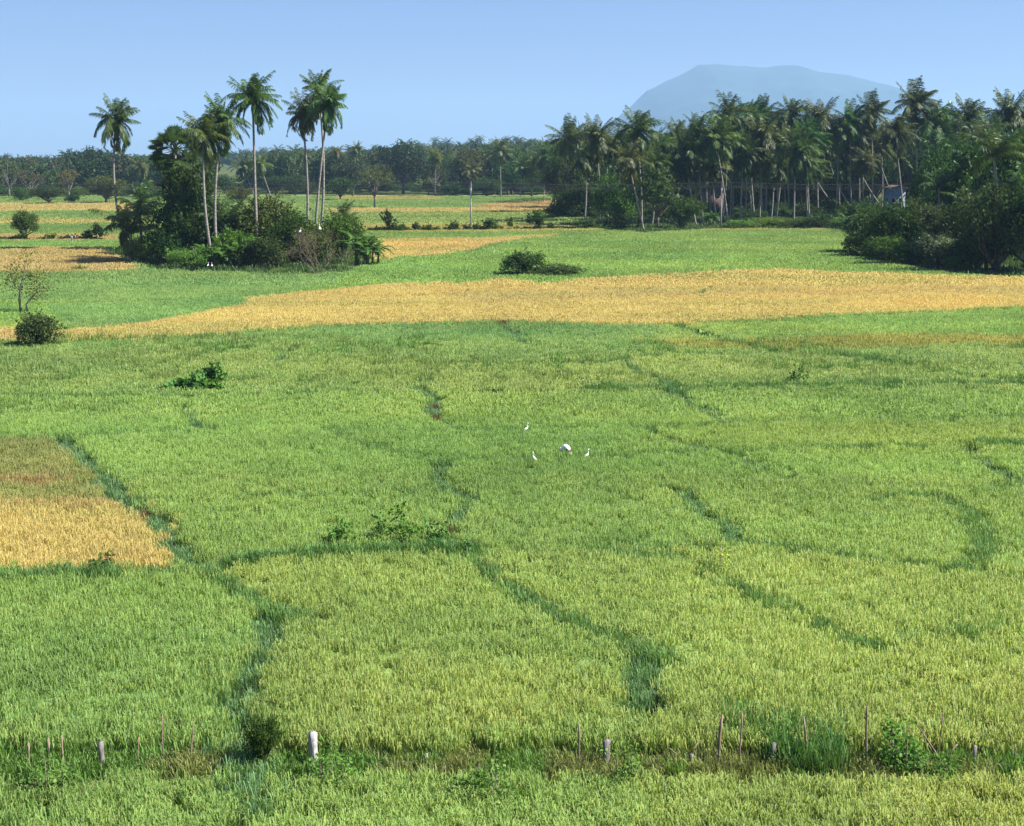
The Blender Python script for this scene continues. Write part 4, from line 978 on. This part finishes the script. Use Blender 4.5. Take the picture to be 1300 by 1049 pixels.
# ------------------------------------------------------------------ far wood (one mass)
def low_crown(seed, palm_=False):
    if palm_:
        r = np.random.default_rng(seed); g = Geo()
        for k in range(16):
            u = k/16; frond(g, r, 4.2, math.radians(80)*(1-u)-.6*u, k*2.4, 1.4, 12, (.2, 0, 0), .22, 1.0)
        t = np.concatenate(g.v); g.v = [v+np.array([0, 0, 12.5]) for v in g.v]
        tube(g, [(0, 0, 0), (0.2, 0, 6), (0, 0, 12.5)], [.3, .22, .18], 5)
        return hidden("far_palm", g.mesh("far_palm", M_LEAF_I))
    _, cm, w, h = blob_tree(seed, 11, 13, .3, 75, 16, 1.0, lobes=7, mat=M_LEAF_I)
    return hidden("far_tree", cm)
FT = [low_crown(300+k) for k in range(4)]+[low_crown(320+k, True) for k in range(3)]
def far_wood():
    r = np.random.default_rng(17); P = []; n = 0
    for d0, d1, cnt in ((600, 800, 900), (800, 1050, 700), (1050, 1400, 620), (1400, 1900, 800), (1900, 2600, 600)):
        y = r.uniform(d0, d1, cnt); px = r.uniform(-330, 1650, cnt); x = (px-CX)/F_PX*y
        keep = ~((px > 268) & (px < 318) & (y < 1350)) & ~((px > 536) & (px < 575) & (y < 950)) & ~((px < 130) & (y < 720) & (r.uniform(0, 1, cnt) < .5))
        P.append(np.stack([x, y, px], 1)[keep])
    P = np.concatenate(P); x, y, px = P.T; n = len(x); z = gz(x, y)-.3
    idx = np.where(r.uniform(0, 1, n) < .14+.2*(px > 500), r.integers(4, 7, n), r.integers(0, 4, n))
    s = r.uniform(1.05, 1.55, n)*np.interp(px, [0, 450, 600], [.82, .9, 1]); sc = np.stack([s*r.uniform(.9, 1.3, n), s*r.uniform(.9, 1.3, n), s*r.uniform(.8, 1.1, n)], 1)
    c = np.array([[.04, .08, .025], [.028, .06, .02], [.055, .085, .03], [.055, .07, .035]])[r.integers(0, 4, n)]*r.uniform(.75, 1.25, (n, 1))
    ro = np.stack([0*x, 0*x, r.uniform(0, 6.28, n)], 1)
    scatter("far_wood", "hazy far-off wood of palms and broadleaf trees closing the horizon", np.stack([x, y, z], 1), sc, ro, c, np.zeros(n), FT, idx)
far_wood()

# ------------------------------------------------------------------ hill
def hill():
    D = 10500.; prof = [(690, 206), (750, 176), (773, 160), (792, 142), (800, 136), (818, 118), (840, 107), (862, 98), (882, 87), (904, 86), (931, 89), (959, 90), (983, 87), (998, 87), (1020, 94), (1060, 100), (1095, 108), (1138, 120), (1180, 140), (1240, 168), (1320, 192), (1420, 206)]
    xs_ = np.array([(p[0]-CX)/F_PX*D for p in prof]); zs_ = np.array([(HZ-p[1])/F_PX*D+CAMZ for p in prof])
    x = np.linspace(xs_[0]-100, xs_[-1]+200, 320); y = np.linspace(D-3400, D+3400, 150)
    X, Y = np.meshgrid(x, y); hx = np.interp(X, xs_, zs_, left=0, right=0)
    rid = fbm(X.ravel()/600, Y.ravel()/600, 70, 6).reshape(X.shape); rid2 = fbm(X.ravel()/130, Y.ravel()/130, 72, 3).reshape(X.shape)
    u = (Y-D)/(2400*(.6+.6*rid)); Z = hx*np.exp(-(u**2)*1.3)*(1-.0*rid)
    Z = Z-95*(1-np.exp(-np.abs(u)*3))*(rid-.2)+(rid2-.5)*22*np.clip(hx/100, 0, 1); Z = np.where(hx <= 6, -8, Z); Z = np.maximum(Z, -8)
    g = grid_mesh("hill", X, Y, Z, None)
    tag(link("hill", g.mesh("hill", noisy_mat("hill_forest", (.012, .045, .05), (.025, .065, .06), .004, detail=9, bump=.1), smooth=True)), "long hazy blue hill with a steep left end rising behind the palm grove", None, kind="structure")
hill()

# ------------------------------------------------------------------ utility poles and wires
def pole_line():
    PX = [-190, 243, 598, 915, 1230]; PT = []
    lbs = {598: "slender grey utility pole standing alone in the hedge at centre distance"}
    for px in PX:
        x, y = W(px, 292, SOIL); ztop = at(598, 231, y).z
        e = thing("utility_pole", (x, y, SOIL)); g = Geo(); h = ztop-SOIL
        tube(g, [(0, 0, -.3), (0, 0, h*.5), (0, 0, h)], [.17, .14, .11], 8); link("pole", g.mesh("pole", M_CONC, smooth=True), e)
        a = Geo(); box(a, (0, -.16, h-.5), (.12, .1, 1.4)); link("bracket", a.mesh("bracket", M_WIRE), e)
        q = Geo()
        for k in range(4): tube(q, [(0, -.23, h-.1-k*.32), (0, -.33, h-.1-k*.32)], [.05, .05], 6)
        link("insulators", q.mesh("insulators", M_POSTLIGHT), e)
        lbs.update({-190: "utility pole beyond the left border", 243: "utility pole hidden behind of the palm clump", 915: "utility pole hidden among the right grove's palms", 1230: "utility pole hidden inside the right grove"}); tag(e, lbs[px], "utility pole", "utility poles of the wire line")
        PT.append((x, y, h+SOIL))
    for k in range(4):
        g = Geo(); pts = []
        for a, b in zip(PT[:-1], PT[1:]):
            for t in np.linspace(0, 1, 14)[:(-1 if b is not PT[-1] else None)]:
                pts.append((a[0]+(b[0]-a[0])*t, a[1]+(b[1]-a[1])*t-.33, a[2]-.1-k*.32-1.0*4*t*(1-t)*.5))
        tube(g, pts, .032 if k else .05, 4)
        tag(link("power_wire", g.mesh("power_wire", M_WIRE)), "%s sagging wire strung between the utility poles before the wood" % ["topmost", "second highest", "second lowest", "lowest"][k], "wire", "wires between the utility poles")
pole_line()

# ------------------------------------------------------------------ houses in the grove
def house(px, by, ty, wpx, Y, wall, label, roofm, name="small_house", ge=.78):
    base = at(px, by, Y); top = at(px, ty, Y); w = wpx/F_PX*Y; z0 = SOIL; H = top.z-z0
    e = thing(name, (base.x, Y, z0)); dp = 5.
    g = Geo(); box(g, (0, dp/2, (H*.78)/2-.1), (w, dp, H*.78+.2))
    GE = ge
    gv = np.array([[-w/2, 0, H*.78], [w/2, 0, H*.78], [0, 0, H*1.0], [-w/2, .2, H*.78], [w/2, .2, H*.78], [0, .2, H*1.0]])
    if ge > .8: gv[:, 2] = np.where(gv[:, 2] > H*.9, H*.82, gv[:, 2])
    g.add(gv, [np.array([[0, 1, 2], [5, 4, 3]]), np.array([[0, 3, 4, 1], [1, 4, 5, 2], [2, 5, 3, 0]])]); link("wall", g.mesh("wall", wall), e)
    rf = Geo()
    for s in (-1, 1):
        v = np.array([[0, -.5, H*1.04], [s*(w/2+.5), -.5, H*.74], [s*(w/2+.5), dp+.5, H*.74], [0, dp+.5, H*1.04]]); v[:, 2] = np.where(v[:, 2] > H*.9, H*(1.04 if ge < .8 else .85), H*(.74 if ge < .8 else .79)); v2 = v+[0, 0, .12]
        rf.add(np.concatenate([v, v2]), [np.array([[0, 1, 2, 3], [7, 6, 5, 4], [0, 4, 5, 1], [1, 5, 6, 2], [2, 6, 7, 3], [3, 7, 4, 0]])])
    link("roof", rf.mesh("roof", roofm), e)
    for k, (xx, zz) in enumerate(((-w*.25, H*.55), (w*.22, H*.55))):
        f = Geo()
        for dx_, dz_, sx_, sz_ in ((-.42, 0, .08, 1.08), (.42, 0, .08, 1.08), (0, .5, .76, .08), (0, -.5, .76, .08)): box(f, (xx+dx_, -.03, zz+dz_), (sx_, .1, sz_))
        fo = link("window", f.mesh("window_frame", M_POSTLIGHT), e); p = Geo(); box(p, (xx, -.015, zz), (.76, .05, .92)); link("pane", p.mesh("window_pane", M_DARK), fo)
    tag(e, label, "house")
house(1138, 283, 227, 20, 300, M_WALLP, "small pale blue-grey hut glimpsed between slanting palm trunks in the right grove", M_BARK, "hut", .9)
house(905, 285, 230, 26, 362, M_WALLK, "low pinkish house mostly hidden behind the grove's dark trees and wires", M_ROOF)

# ------------------------------------------------------------------ egrets
def lathe(g, pts, rad, sides=10): tube(g, pts, rad, sides)
def egret(px, py, h_px, face, label, group, z0=None, Y=None, fly=False):
    """py = bottom of the visible bird; body stands in the rice"""
    if Y is None:
        x, y = W(px, py, -.05)
    else:
        y = Y; x = at(px, py, Y).x
    zb = at(px, py, y).z
    k = (h_px/F_PX*y)/.42 if not fly else 1.
    e = thing("egret", (x, y, zb), face, (k, k, k)); b = Geo()
    if not fly:
        pts = [(-.20, 0, -.10), (-.13, 0, -.05), (-.05, 0, .01), (.03, 0, .06), (.08, 0, .11), (.095, 0, .17), (.075, 0, .23), (.06, 0, .29), (.075, 0, .345), (.11, 0, .365), (.15, 0, .355)]
        rd = [.006, .045, .075, .07, .045, .026, .021, .02, .025, .028, .012]
        lathe(b, pts, rd); link("body", b.mesh("egret_body", M_WHITEF, smooth=True), e)
        k_ = Geo(); tube(k_, [(.148, 0, .356), (.235, 0, .335)], [.012, .002], 6); link("beak", k_.mesh("beak", M_BEAK), e)
        for s in (-1, 1):
            w_ = Geo(); t = np.linspace(0, 1, 6); tube(w_, np.stack([.05-.24*t, s*(.06+.012*np.sin(math.pi*t)), .055-.15*t], 1), [.012, .04, .045, .036, .022, .004], 6)
            link("wing", w_.mesh("egret_wing", M_WHITEF, smooth=True), e)
            l = Geo(); zz = -(zb-SOIL)/k if Y is None else -.35
            tube(l, [(-.02, s*.03, -.05), (-.035, s*.03, (-.05+zz)/2), (-.01, s*.03, zz)], [.012, .008, .007], 5); link("leg", l.mesh("egret_leg", M_LEG), e)
    else:
        lathe(b, [(-.32, 0, 0), (-.2, 0, .01), (-.05, 0, 0), (.1, 0, .02), (.2, 0, .03), (.27, 0, .04)], [.01, .05, .08, .06, .04, .012]); link("body", b.mesh("egret_body", M_WHITEF, smooth=True), e)
        for s in (-1, 1):
            w_ = Geo(); v = np.array([[.12, s*.05, .05], [-.12, s*.05, .04], [-.17, s*.3, .2], [.08, s*.3, .24], [-.12, s*.62, .36], [-.02, s*.66, .38]])
            w_.add(np.concatenate([v, v-[0, 0, .015]]), [np.array([[0, 1, 2, 3], [3, 2, 4, 5], [9, 8, 7, 6], [11, 10, 8, 9], [0, 3, 9, 6], [3, 5, 11, 9], [2, 1, 7, 8], [4, 2, 8, 10], [5, 4, 10, 11]])])
            link("wing", w_.mesh("egret_wing", M_WHITEF), e)
        k_ = Geo(); tube(k_, [(.265, 0, .04), (.34, 0, .03)], [.012, .002], 6); link("beak", k_.mesh("beak", M_BEAK), e)
    tag(e, label, "egret", group)
egret(668, 545, 9, .2, "white egret in the green rice, farthest back of the three near the stooping person", "egrets feeding near the stooping person")
egret(678, 582, 9, 2.4, "white egret in the green rice to the left of the stooping person", "egrets feeding near the stooping person")
egret(745, 579, 10, .5, "white egret in the green rice to the right of the stooping person", "egrets feeding near the stooping person")
egret(627, 321, 4, 1, "distant white egret in the green field above the bush pair", None)
egret(264, 337, 4, 1, "white egret at the clump's foot, left one of two", "egrets at the foot of the left clump", Y=178)
egret(269, 337, 4, 2, "white egret at the clump's foot, right one of two", "egrets at the foot of the left clump", Y=178)
egret(381, 294, 5, 0.5, "white egret perched on the bushes below the trio, left of two", "egrets perched in the clump", Y=179)
egret(406, 290, 6, 2, "white egret perched on the bushes below the trio, right of two", "egrets perched in the clump", Y=179)
egret(1205, 131, 4, 2.6, "white egret flying above the palm crowns at the right", None, Y=250, fly=True)

# ------------------------------------------------------------------ people
def skin_body(name, joints, edges, radii, mat, parent, sub=2):
    me = bpy.data.meshes.new(name); me.from_pydata(joints, edges, []); me.update()
    o = link(name, me, parent); md = o.modifiers.new("skin", 'SKIN'); md.use_smooth_shade = True
    for i, r in enumerate(radii): o.data.skin_vertices[0].data[i].radius = r if isinstance(r, tuple) else (r, r)
    o.data.skin_vertices[0].data[0].use_root = True
    s = o.modifiers.new("sub", 'SUBSURF'); s.levels = s.render_levels = sub
    me.materials.append(mat); return o
def hand(parent_joints, edges, radii, wrist_i, d, side):
    """five fingers grown from the wrist joint"""
    w = np.array(parent_joints[wrist_i]); d = norm(np.array(d, float)); s = norm(np.cross(d, [0, 0, 1.0001])); n = np.cross(s, d)
    p = w+d*.07; pi = len(parent_joints); parent_joints.append(tuple(p)); edges.append((wrist_i, pi)); radii.append((.035, .02))
    for k, (o, l) in enumerate(((-.03, .06), (-.01, .075), (.01, .07), (.03, .055))):
        a = p+d*.035+s*o; b = a+d*l*.6+n*-.012; c = b+d*l*.4+n*-.03
        i = len(parent_joints); parent_joints += [tuple(a), tuple(b), tuple(c)]; edges += [(pi, i), (i, i+1), (i+1, i+2)]; radii += [.01, .0095, .008]
    a = w+d*.035+s*side*.045; b = a+d*.04+s*side*.02
    i = len(parent_joints); parent_joints += [tuple(a), tuple(b)]; edges += [(wrist_i, i), (i, i+1)]; radii += [.012, .009]
def stand_person(px, by, face, shirt, lower, label, stride=.16):
    x, y = W(px, by, SOIL); e = thing("person", (x, y, SOIL), face)
    J = [(0, 0, .95), (0, 0, 1.12), (0, 0, 1.32), (0, 0, 1.45), (.01, 0, 1.52), (.02, 0, 1.6), (.02, 0, 1.68),
         (0, .1, .92), (stride, .1, .5), (stride*.9, .1, .08), (stride+.16, .1, .03), (0, -.1, .92), (-.02, -.1, .5), (-stride*1.3, -.1, .1), (-stride*1.3+.15, -.1, .03),
         (0, .19, 1.38), (-.08, .23, 1.12), (.02, .24, .88), (0, -.19, 1.38), (.06, -.23, 1.12), (.2, -.22, .9)]
    E = [(0, 1), (1, 2), (2, 3), (3, 4), (4, 5), (5, 6), (0, 7), (7, 8), (8, 9), (9, 10), (0, 11), (11, 12), (12, 13), (13, 14), (3, 15), (15, 16), (16, 17), (3, 18), (18, 19), (19, 20)]
    Rr = [(.13, .1), (.12, .09), (.14, .1), (.08, .07), .05, (.075, .09), (.07, .085), .085, .055, .035, .035, .085, .055, .035, .035, .055, .042, .028, .055, .042, .028]
    hand(J, E, Rr, 17, (.1, 0, -1), -1); hand(J, E, Rr, 20, (.5, 0, -1), 1)
    skin_body("body", J, E, Rr, M_SKIN, e)
    skin_body("shirt", [(0, 0, .88), (0, 0, 1.12), (0, 0, 1.32), (0, 0, 1.44), (0, .19, 1.38), (-.05, .22, 1.2), (0, -.19, 1.38), (.04, -.22, 1.2)], [(0, 1), (1, 2), (2, 3), (3, 4), (4, 5), (3, 6), (6, 7)], [(.15, .13), (.14, .12), (.16, .13), (.09, .08), .075, .062, .075, .062], shirt, e, 1)
    skin_body("sarong", [(0, 0, .97), (0.02, 0, .7), (.02, 0, .35)], [(0, 1), (1, 2)], [(.15, .12), (.18, .15), (.2, .17)], lower, e, 1)
    h = Geo(); t = np.linspace(-1, 1, 8); tube(h, np.stack([0*t-.005, 0*t, 1.66+.085*t], 1), .098*np.sqrt(np.clip(1-t*t*.97, .02, 1)), 10); link("hair", h.mesh("hair", M_HAIR, smooth=True), e)
    f = Geo(); tube(f, [(.085, 0, 1.63), (.115, 0, 1.605)], [.012, .016], 5); link("nose", f.mesh("nose", M_SKIN), e)
    tag(e, label, "person", "people walking on the bund by the far left hedge")
stand_person(91.5, 311, .4, M_SHIRTB, M_SHIRTB, "person in light blue clothes walking along the bund by the far left hedge")
stand_person(96, 310, .5, M_SHIRTP, M_SHIRTW, "person in pink and white clothes walking just right of the one in blue")
def farmer():
    x, y = W(722, 571, 0); e = thing("person", (x, y, SOIL-.08), math.pi-.75, (.84, .84, .84))
    # legs straight, trunk bent forward over the rice, arms reaching down
    J = [(0, 0, .92), (.1, 0, 1.08), (.26, 0, 1.15), (.4, 0, 1.06), (.47, 0, .99), (.55, 0, .92), (.6, 0, .87),
         (-.02, .1, .88), (.03, .11, .48), (-.03, .12, .08), (.12, .12, .03), (-.02, -.1, .88), (.06, -.11, .48), (0, -.12, .08), (.15, -.12, .03),
         (.36, .17, 1.02), (.46, .2, .78), (.6, .16, .64), (.36, -.17, 1.02), (.5, -.2, .82), (.62, -.14, .72)]
    E = [(0, 1), (1, 2), (2, 3), (3, 4), (4, 5), (5, 6), (0, 7), (7, 8), (8, 9), (9, 10), (0, 11), (11, 12), (12, 13), (13, 14), (3, 15), (15, 16), (16, 17), (3, 18), (18, 19), (19, 20)]
    Rr = [(.14, .11), (.13, .11), (.14, .11), (.09, .08), .05, (.08, .085), (.07, .08), .09, .058, .037, .037, .09, .058, .037, .037, .055, .042, .028, .055, .042, .028]
    hand(J, E, Rr, 17, (.5, 0, -1), 1); hand(J, E, Rr, 20, (.5, 0, -1), -1)
    skin_body("body", J, E, Rr, M_SKIN, e)
    skin_body("shirt", [(-.03, 0, .9), (.1, 0, 1.1), (.26, 0, 1.17), (.38, 0, 1.08), (.36, .17, 1.02), (.45, .195, .82), (.36, -.17, 1.02), (.48, -.195, .85)], [(0, 1), (1, 2), (2, 3), (3, 4), (4, 5), (3, 6), (6, 7)], [(.17, .14), (.16, .14), (.17, .14), (.11, .1), .08, .07, .08, .07], M_SHIRTW, e)
    skin_body("sarong", [(-.02, 0, .92), (0, 0, .7), (.02, 0, .42)], [(0, 1), (1, 2)], [(.17, .13), (.19, .16), (.2, .17)], M_SHIRTW, e, 1)
    c = Geo(); t = np.linspace(-1, 1, 8); d = norm(np.array([.7, 0, -.7])); tube(c, np.array([.555, 0, .93])+np.outer(t*.1, d)+np.array([0, 0, .012]), .1*np.sqrt(np.clip(1-t*t*.97, .02, 1)), 10); link("head_cloth", c.mesh("head_cloth", M_SHIRTW, smooth=True), e)
    tag(e, "person in white clothes stooping over the green rice between the egrets", "person")
farmer()

# ------------------------------------------------------------------ fence in the foreground
def fence():
    r = np.random.default_rng(4); x0, _ = W(650, 1010, SOIL)
    e = thing("stick_fence", (0, FENCE_Y, SOIL)); tag(e, "rough fence of weathered posts and thin crooked sticks along the near field edge", "fence")
    def post(px, ty, w, mat, lb=None, lean=0., kink=0., n=5, nm="post", sides=8, dy=0.):
        top = at(px, ty, FENCE_Y+dy); h = top.z-SOIL; g = Geo(); t = np.linspace(0, 1, n)
        pts = np.stack([top.x-lean*(1-t)+kink*np.sin(t*5+r.uniform(0, 3)), dy+0*t, -.3+(h+.3)*t], 1)
        pts[-1, 0] = top.x
        rd = w/2*(1.1-.2*t)*(1+.1*r.normal(size=n)); tube(g, pts, rd, sides)
        o = link(nm, g.mesh(nm, mat), e)
        if lb: o["label"] = lb
        return h
    post(128, 942, .15, M_POST, "dark stubby post with split top"); post(397, 930, .2, M_POSTLIGHT, "pale sunlit thick post", sides=4)
    post(770, 940, .19, M_POST, "dark weathered post with hollow top"); post(983, 943, .12, M_POST, "leaning dark post", .06, sides=6); post(541, 957, .12, M_POST, "short post"); post(878, 958, .1, M_POST, "short thin post")
    post(1238, 947, .1, M_POST, "thin dark post", .03); post(-60, 945, .16, M_POST); post(1380, 945, .16, M_POST)
    for px, ty, w, ln, kk in ((36, 944, .05, 0, .01), (61, 938, .055, .06, .02), (78, 934, .05, -.03, .01), (176, 936, .03, .05, .02), (206, 908, .03, -.02, .03), (246, 918, .035, .12, .03), (735, 920, .05, -.03, .01),
                              (917, 909, .065, .1, .02), (942, 906, .045, .02, .02), (1020, 910, .05, -.22, .01), (1101, 897, .055, -.05, .015), (1197, 905, .03, .03, .03), (480, 955, .03, .05, .02), (620, 958, .035, -.03, .02), (1290, 950, .04, .02, .02), (330, 962, .04, .03, .02), (680, 962, .04, -.04, .02), (1150, 958, .04, .05, .02)):
        post(px, ty, w, M_STICK, None, ln, kk, 7, "stick", 5, r.uniform(-.1, .1))
    g = Geo()
    for a, b in (((1168, 925), (1194, 965)), ((1194, 965), (1215, 945)), ((850, 950), (880, 975)), ((1000, 965), (1020, 948)), ((886, 943), (872, 958))):
        p = at(a[0], a[1], FENCE_Y+.1); q = at(b[0], b[1], FENCE_Y+.1)
        tube(g, [(p.x, .1, p.z-SOIL), ((p.x+q.x)/2+.02, .1, (p.z+q.z)/2-SOIL-.03), (q.x, .1, q.z-SOIL)], [.012, .016, .018], 4)
    link("twig", g.mesh("twigs", M_STICK), e)
    for z in (.3,):
        g = Geo(); t = np.linspace(-15, 15, 60); tube(g, np.stack([t, 0*t-.09, z+.03*np.sin(t*1.7)], 1), .006, 4); link("wire", g.mesh("fence_wire", M_POST), e)
fence()

# ------------------------------------------------------------------ haze
HAZE_D = 0.000095
hz = Geo(); box(hz, (0, 8450, 345), (34000, 17800, 700))
hm, nt = new_mat("haze_air"); pv = N(nt, "ShaderNodeVolumePrincipled"); o_ = N(nt, "ShaderNodeOutputMaterial")
pv.inputs["Color"].default_value = (.45, .7, 1, 1); pv.inputs["Density"].default_value = HAZE_D; pv.inputs["Anisotropy"].default_value = .1
nt.links.new(pv.outputs[0], o_.inputs["Volume"])
haze = link("haze", hz.mesh("haze", hm)); tag(haze, "pale blue haze filling the air over the fields and hill", None, kind="stuff")
haze.location = (0, 0, -1+0.0)

# ------------------------------------------------------------------ light
EL = R(46); AZ = R(97)     # azimuth clockwise from +Y (north); sun from the right, slightly behind
sun_dir = Vector((math.sin(AZ)*math.cos(EL), math.cos(AZ)*math.cos(EL), math.sin(EL)))
sd = bpy.data.lights.new("sun", 'SUN'); sd.energy = 5.0; sd.angle = R(.5); sd.color = (1, .95, .86)
so = bpy.data.objects.new("sun", sd); COL.objects.link(so); so.rotation_euler = sun_dir.to_track_quat('Z', 'Y').to_euler(); so.location = (100, 0, 200)
w = bpy.data.worlds.new("World"); scene.world = w; w.use_nodes = True; nt = w.node_tree; nt.nodes.clear()
sk = N(nt, "ShaderNodeTexSky", sky_type='NISHITA'); sk.sun_disc = False; sk.sun_elevation = EL; sk.sun_rotation = AZ
sk.altitude = 0; sk.air_density = 1.3; sk.dust_density = .3; sk.ozone_density = 3.0
bg = N(nt, "ShaderNodeBackground"); bg.inputs[1].default_value = .043; wo = N(nt, "ShaderNodeOutputWorld")
tc_ = mixrgb(nt, 'MULTIPLY', 1.0, sk.outputs[0], (.58, .72, 1.28)); nt.links.new(tc_, bg.inputs[0]); nt.links.new(bg.outputs[0], wo.inputs[0])
vs = scene.view_settings; scene.display_settings.display_device = 'sRGB'
vs.view_transform = 'Standard'; vs.look = 'None'; vs.gamma = 1; vs.exposure = 1.2
cy = scene.cycles
cy.max_bounces = 6; cy.diffuse_bounces = 3; cy.transmission_bounces = 4; cy.volume_bounces = 1; cy.transparent_max_bounces = 4
cy.use_denoising = True
try: cy.denoiser = 'OPENIMAGEDENOISE'; cy.denoising_input_passes = 'RGB_ALBEDO_NORMAL'
except Exception as ex: print(ex)
cy.sample_clamp_indirect = 4
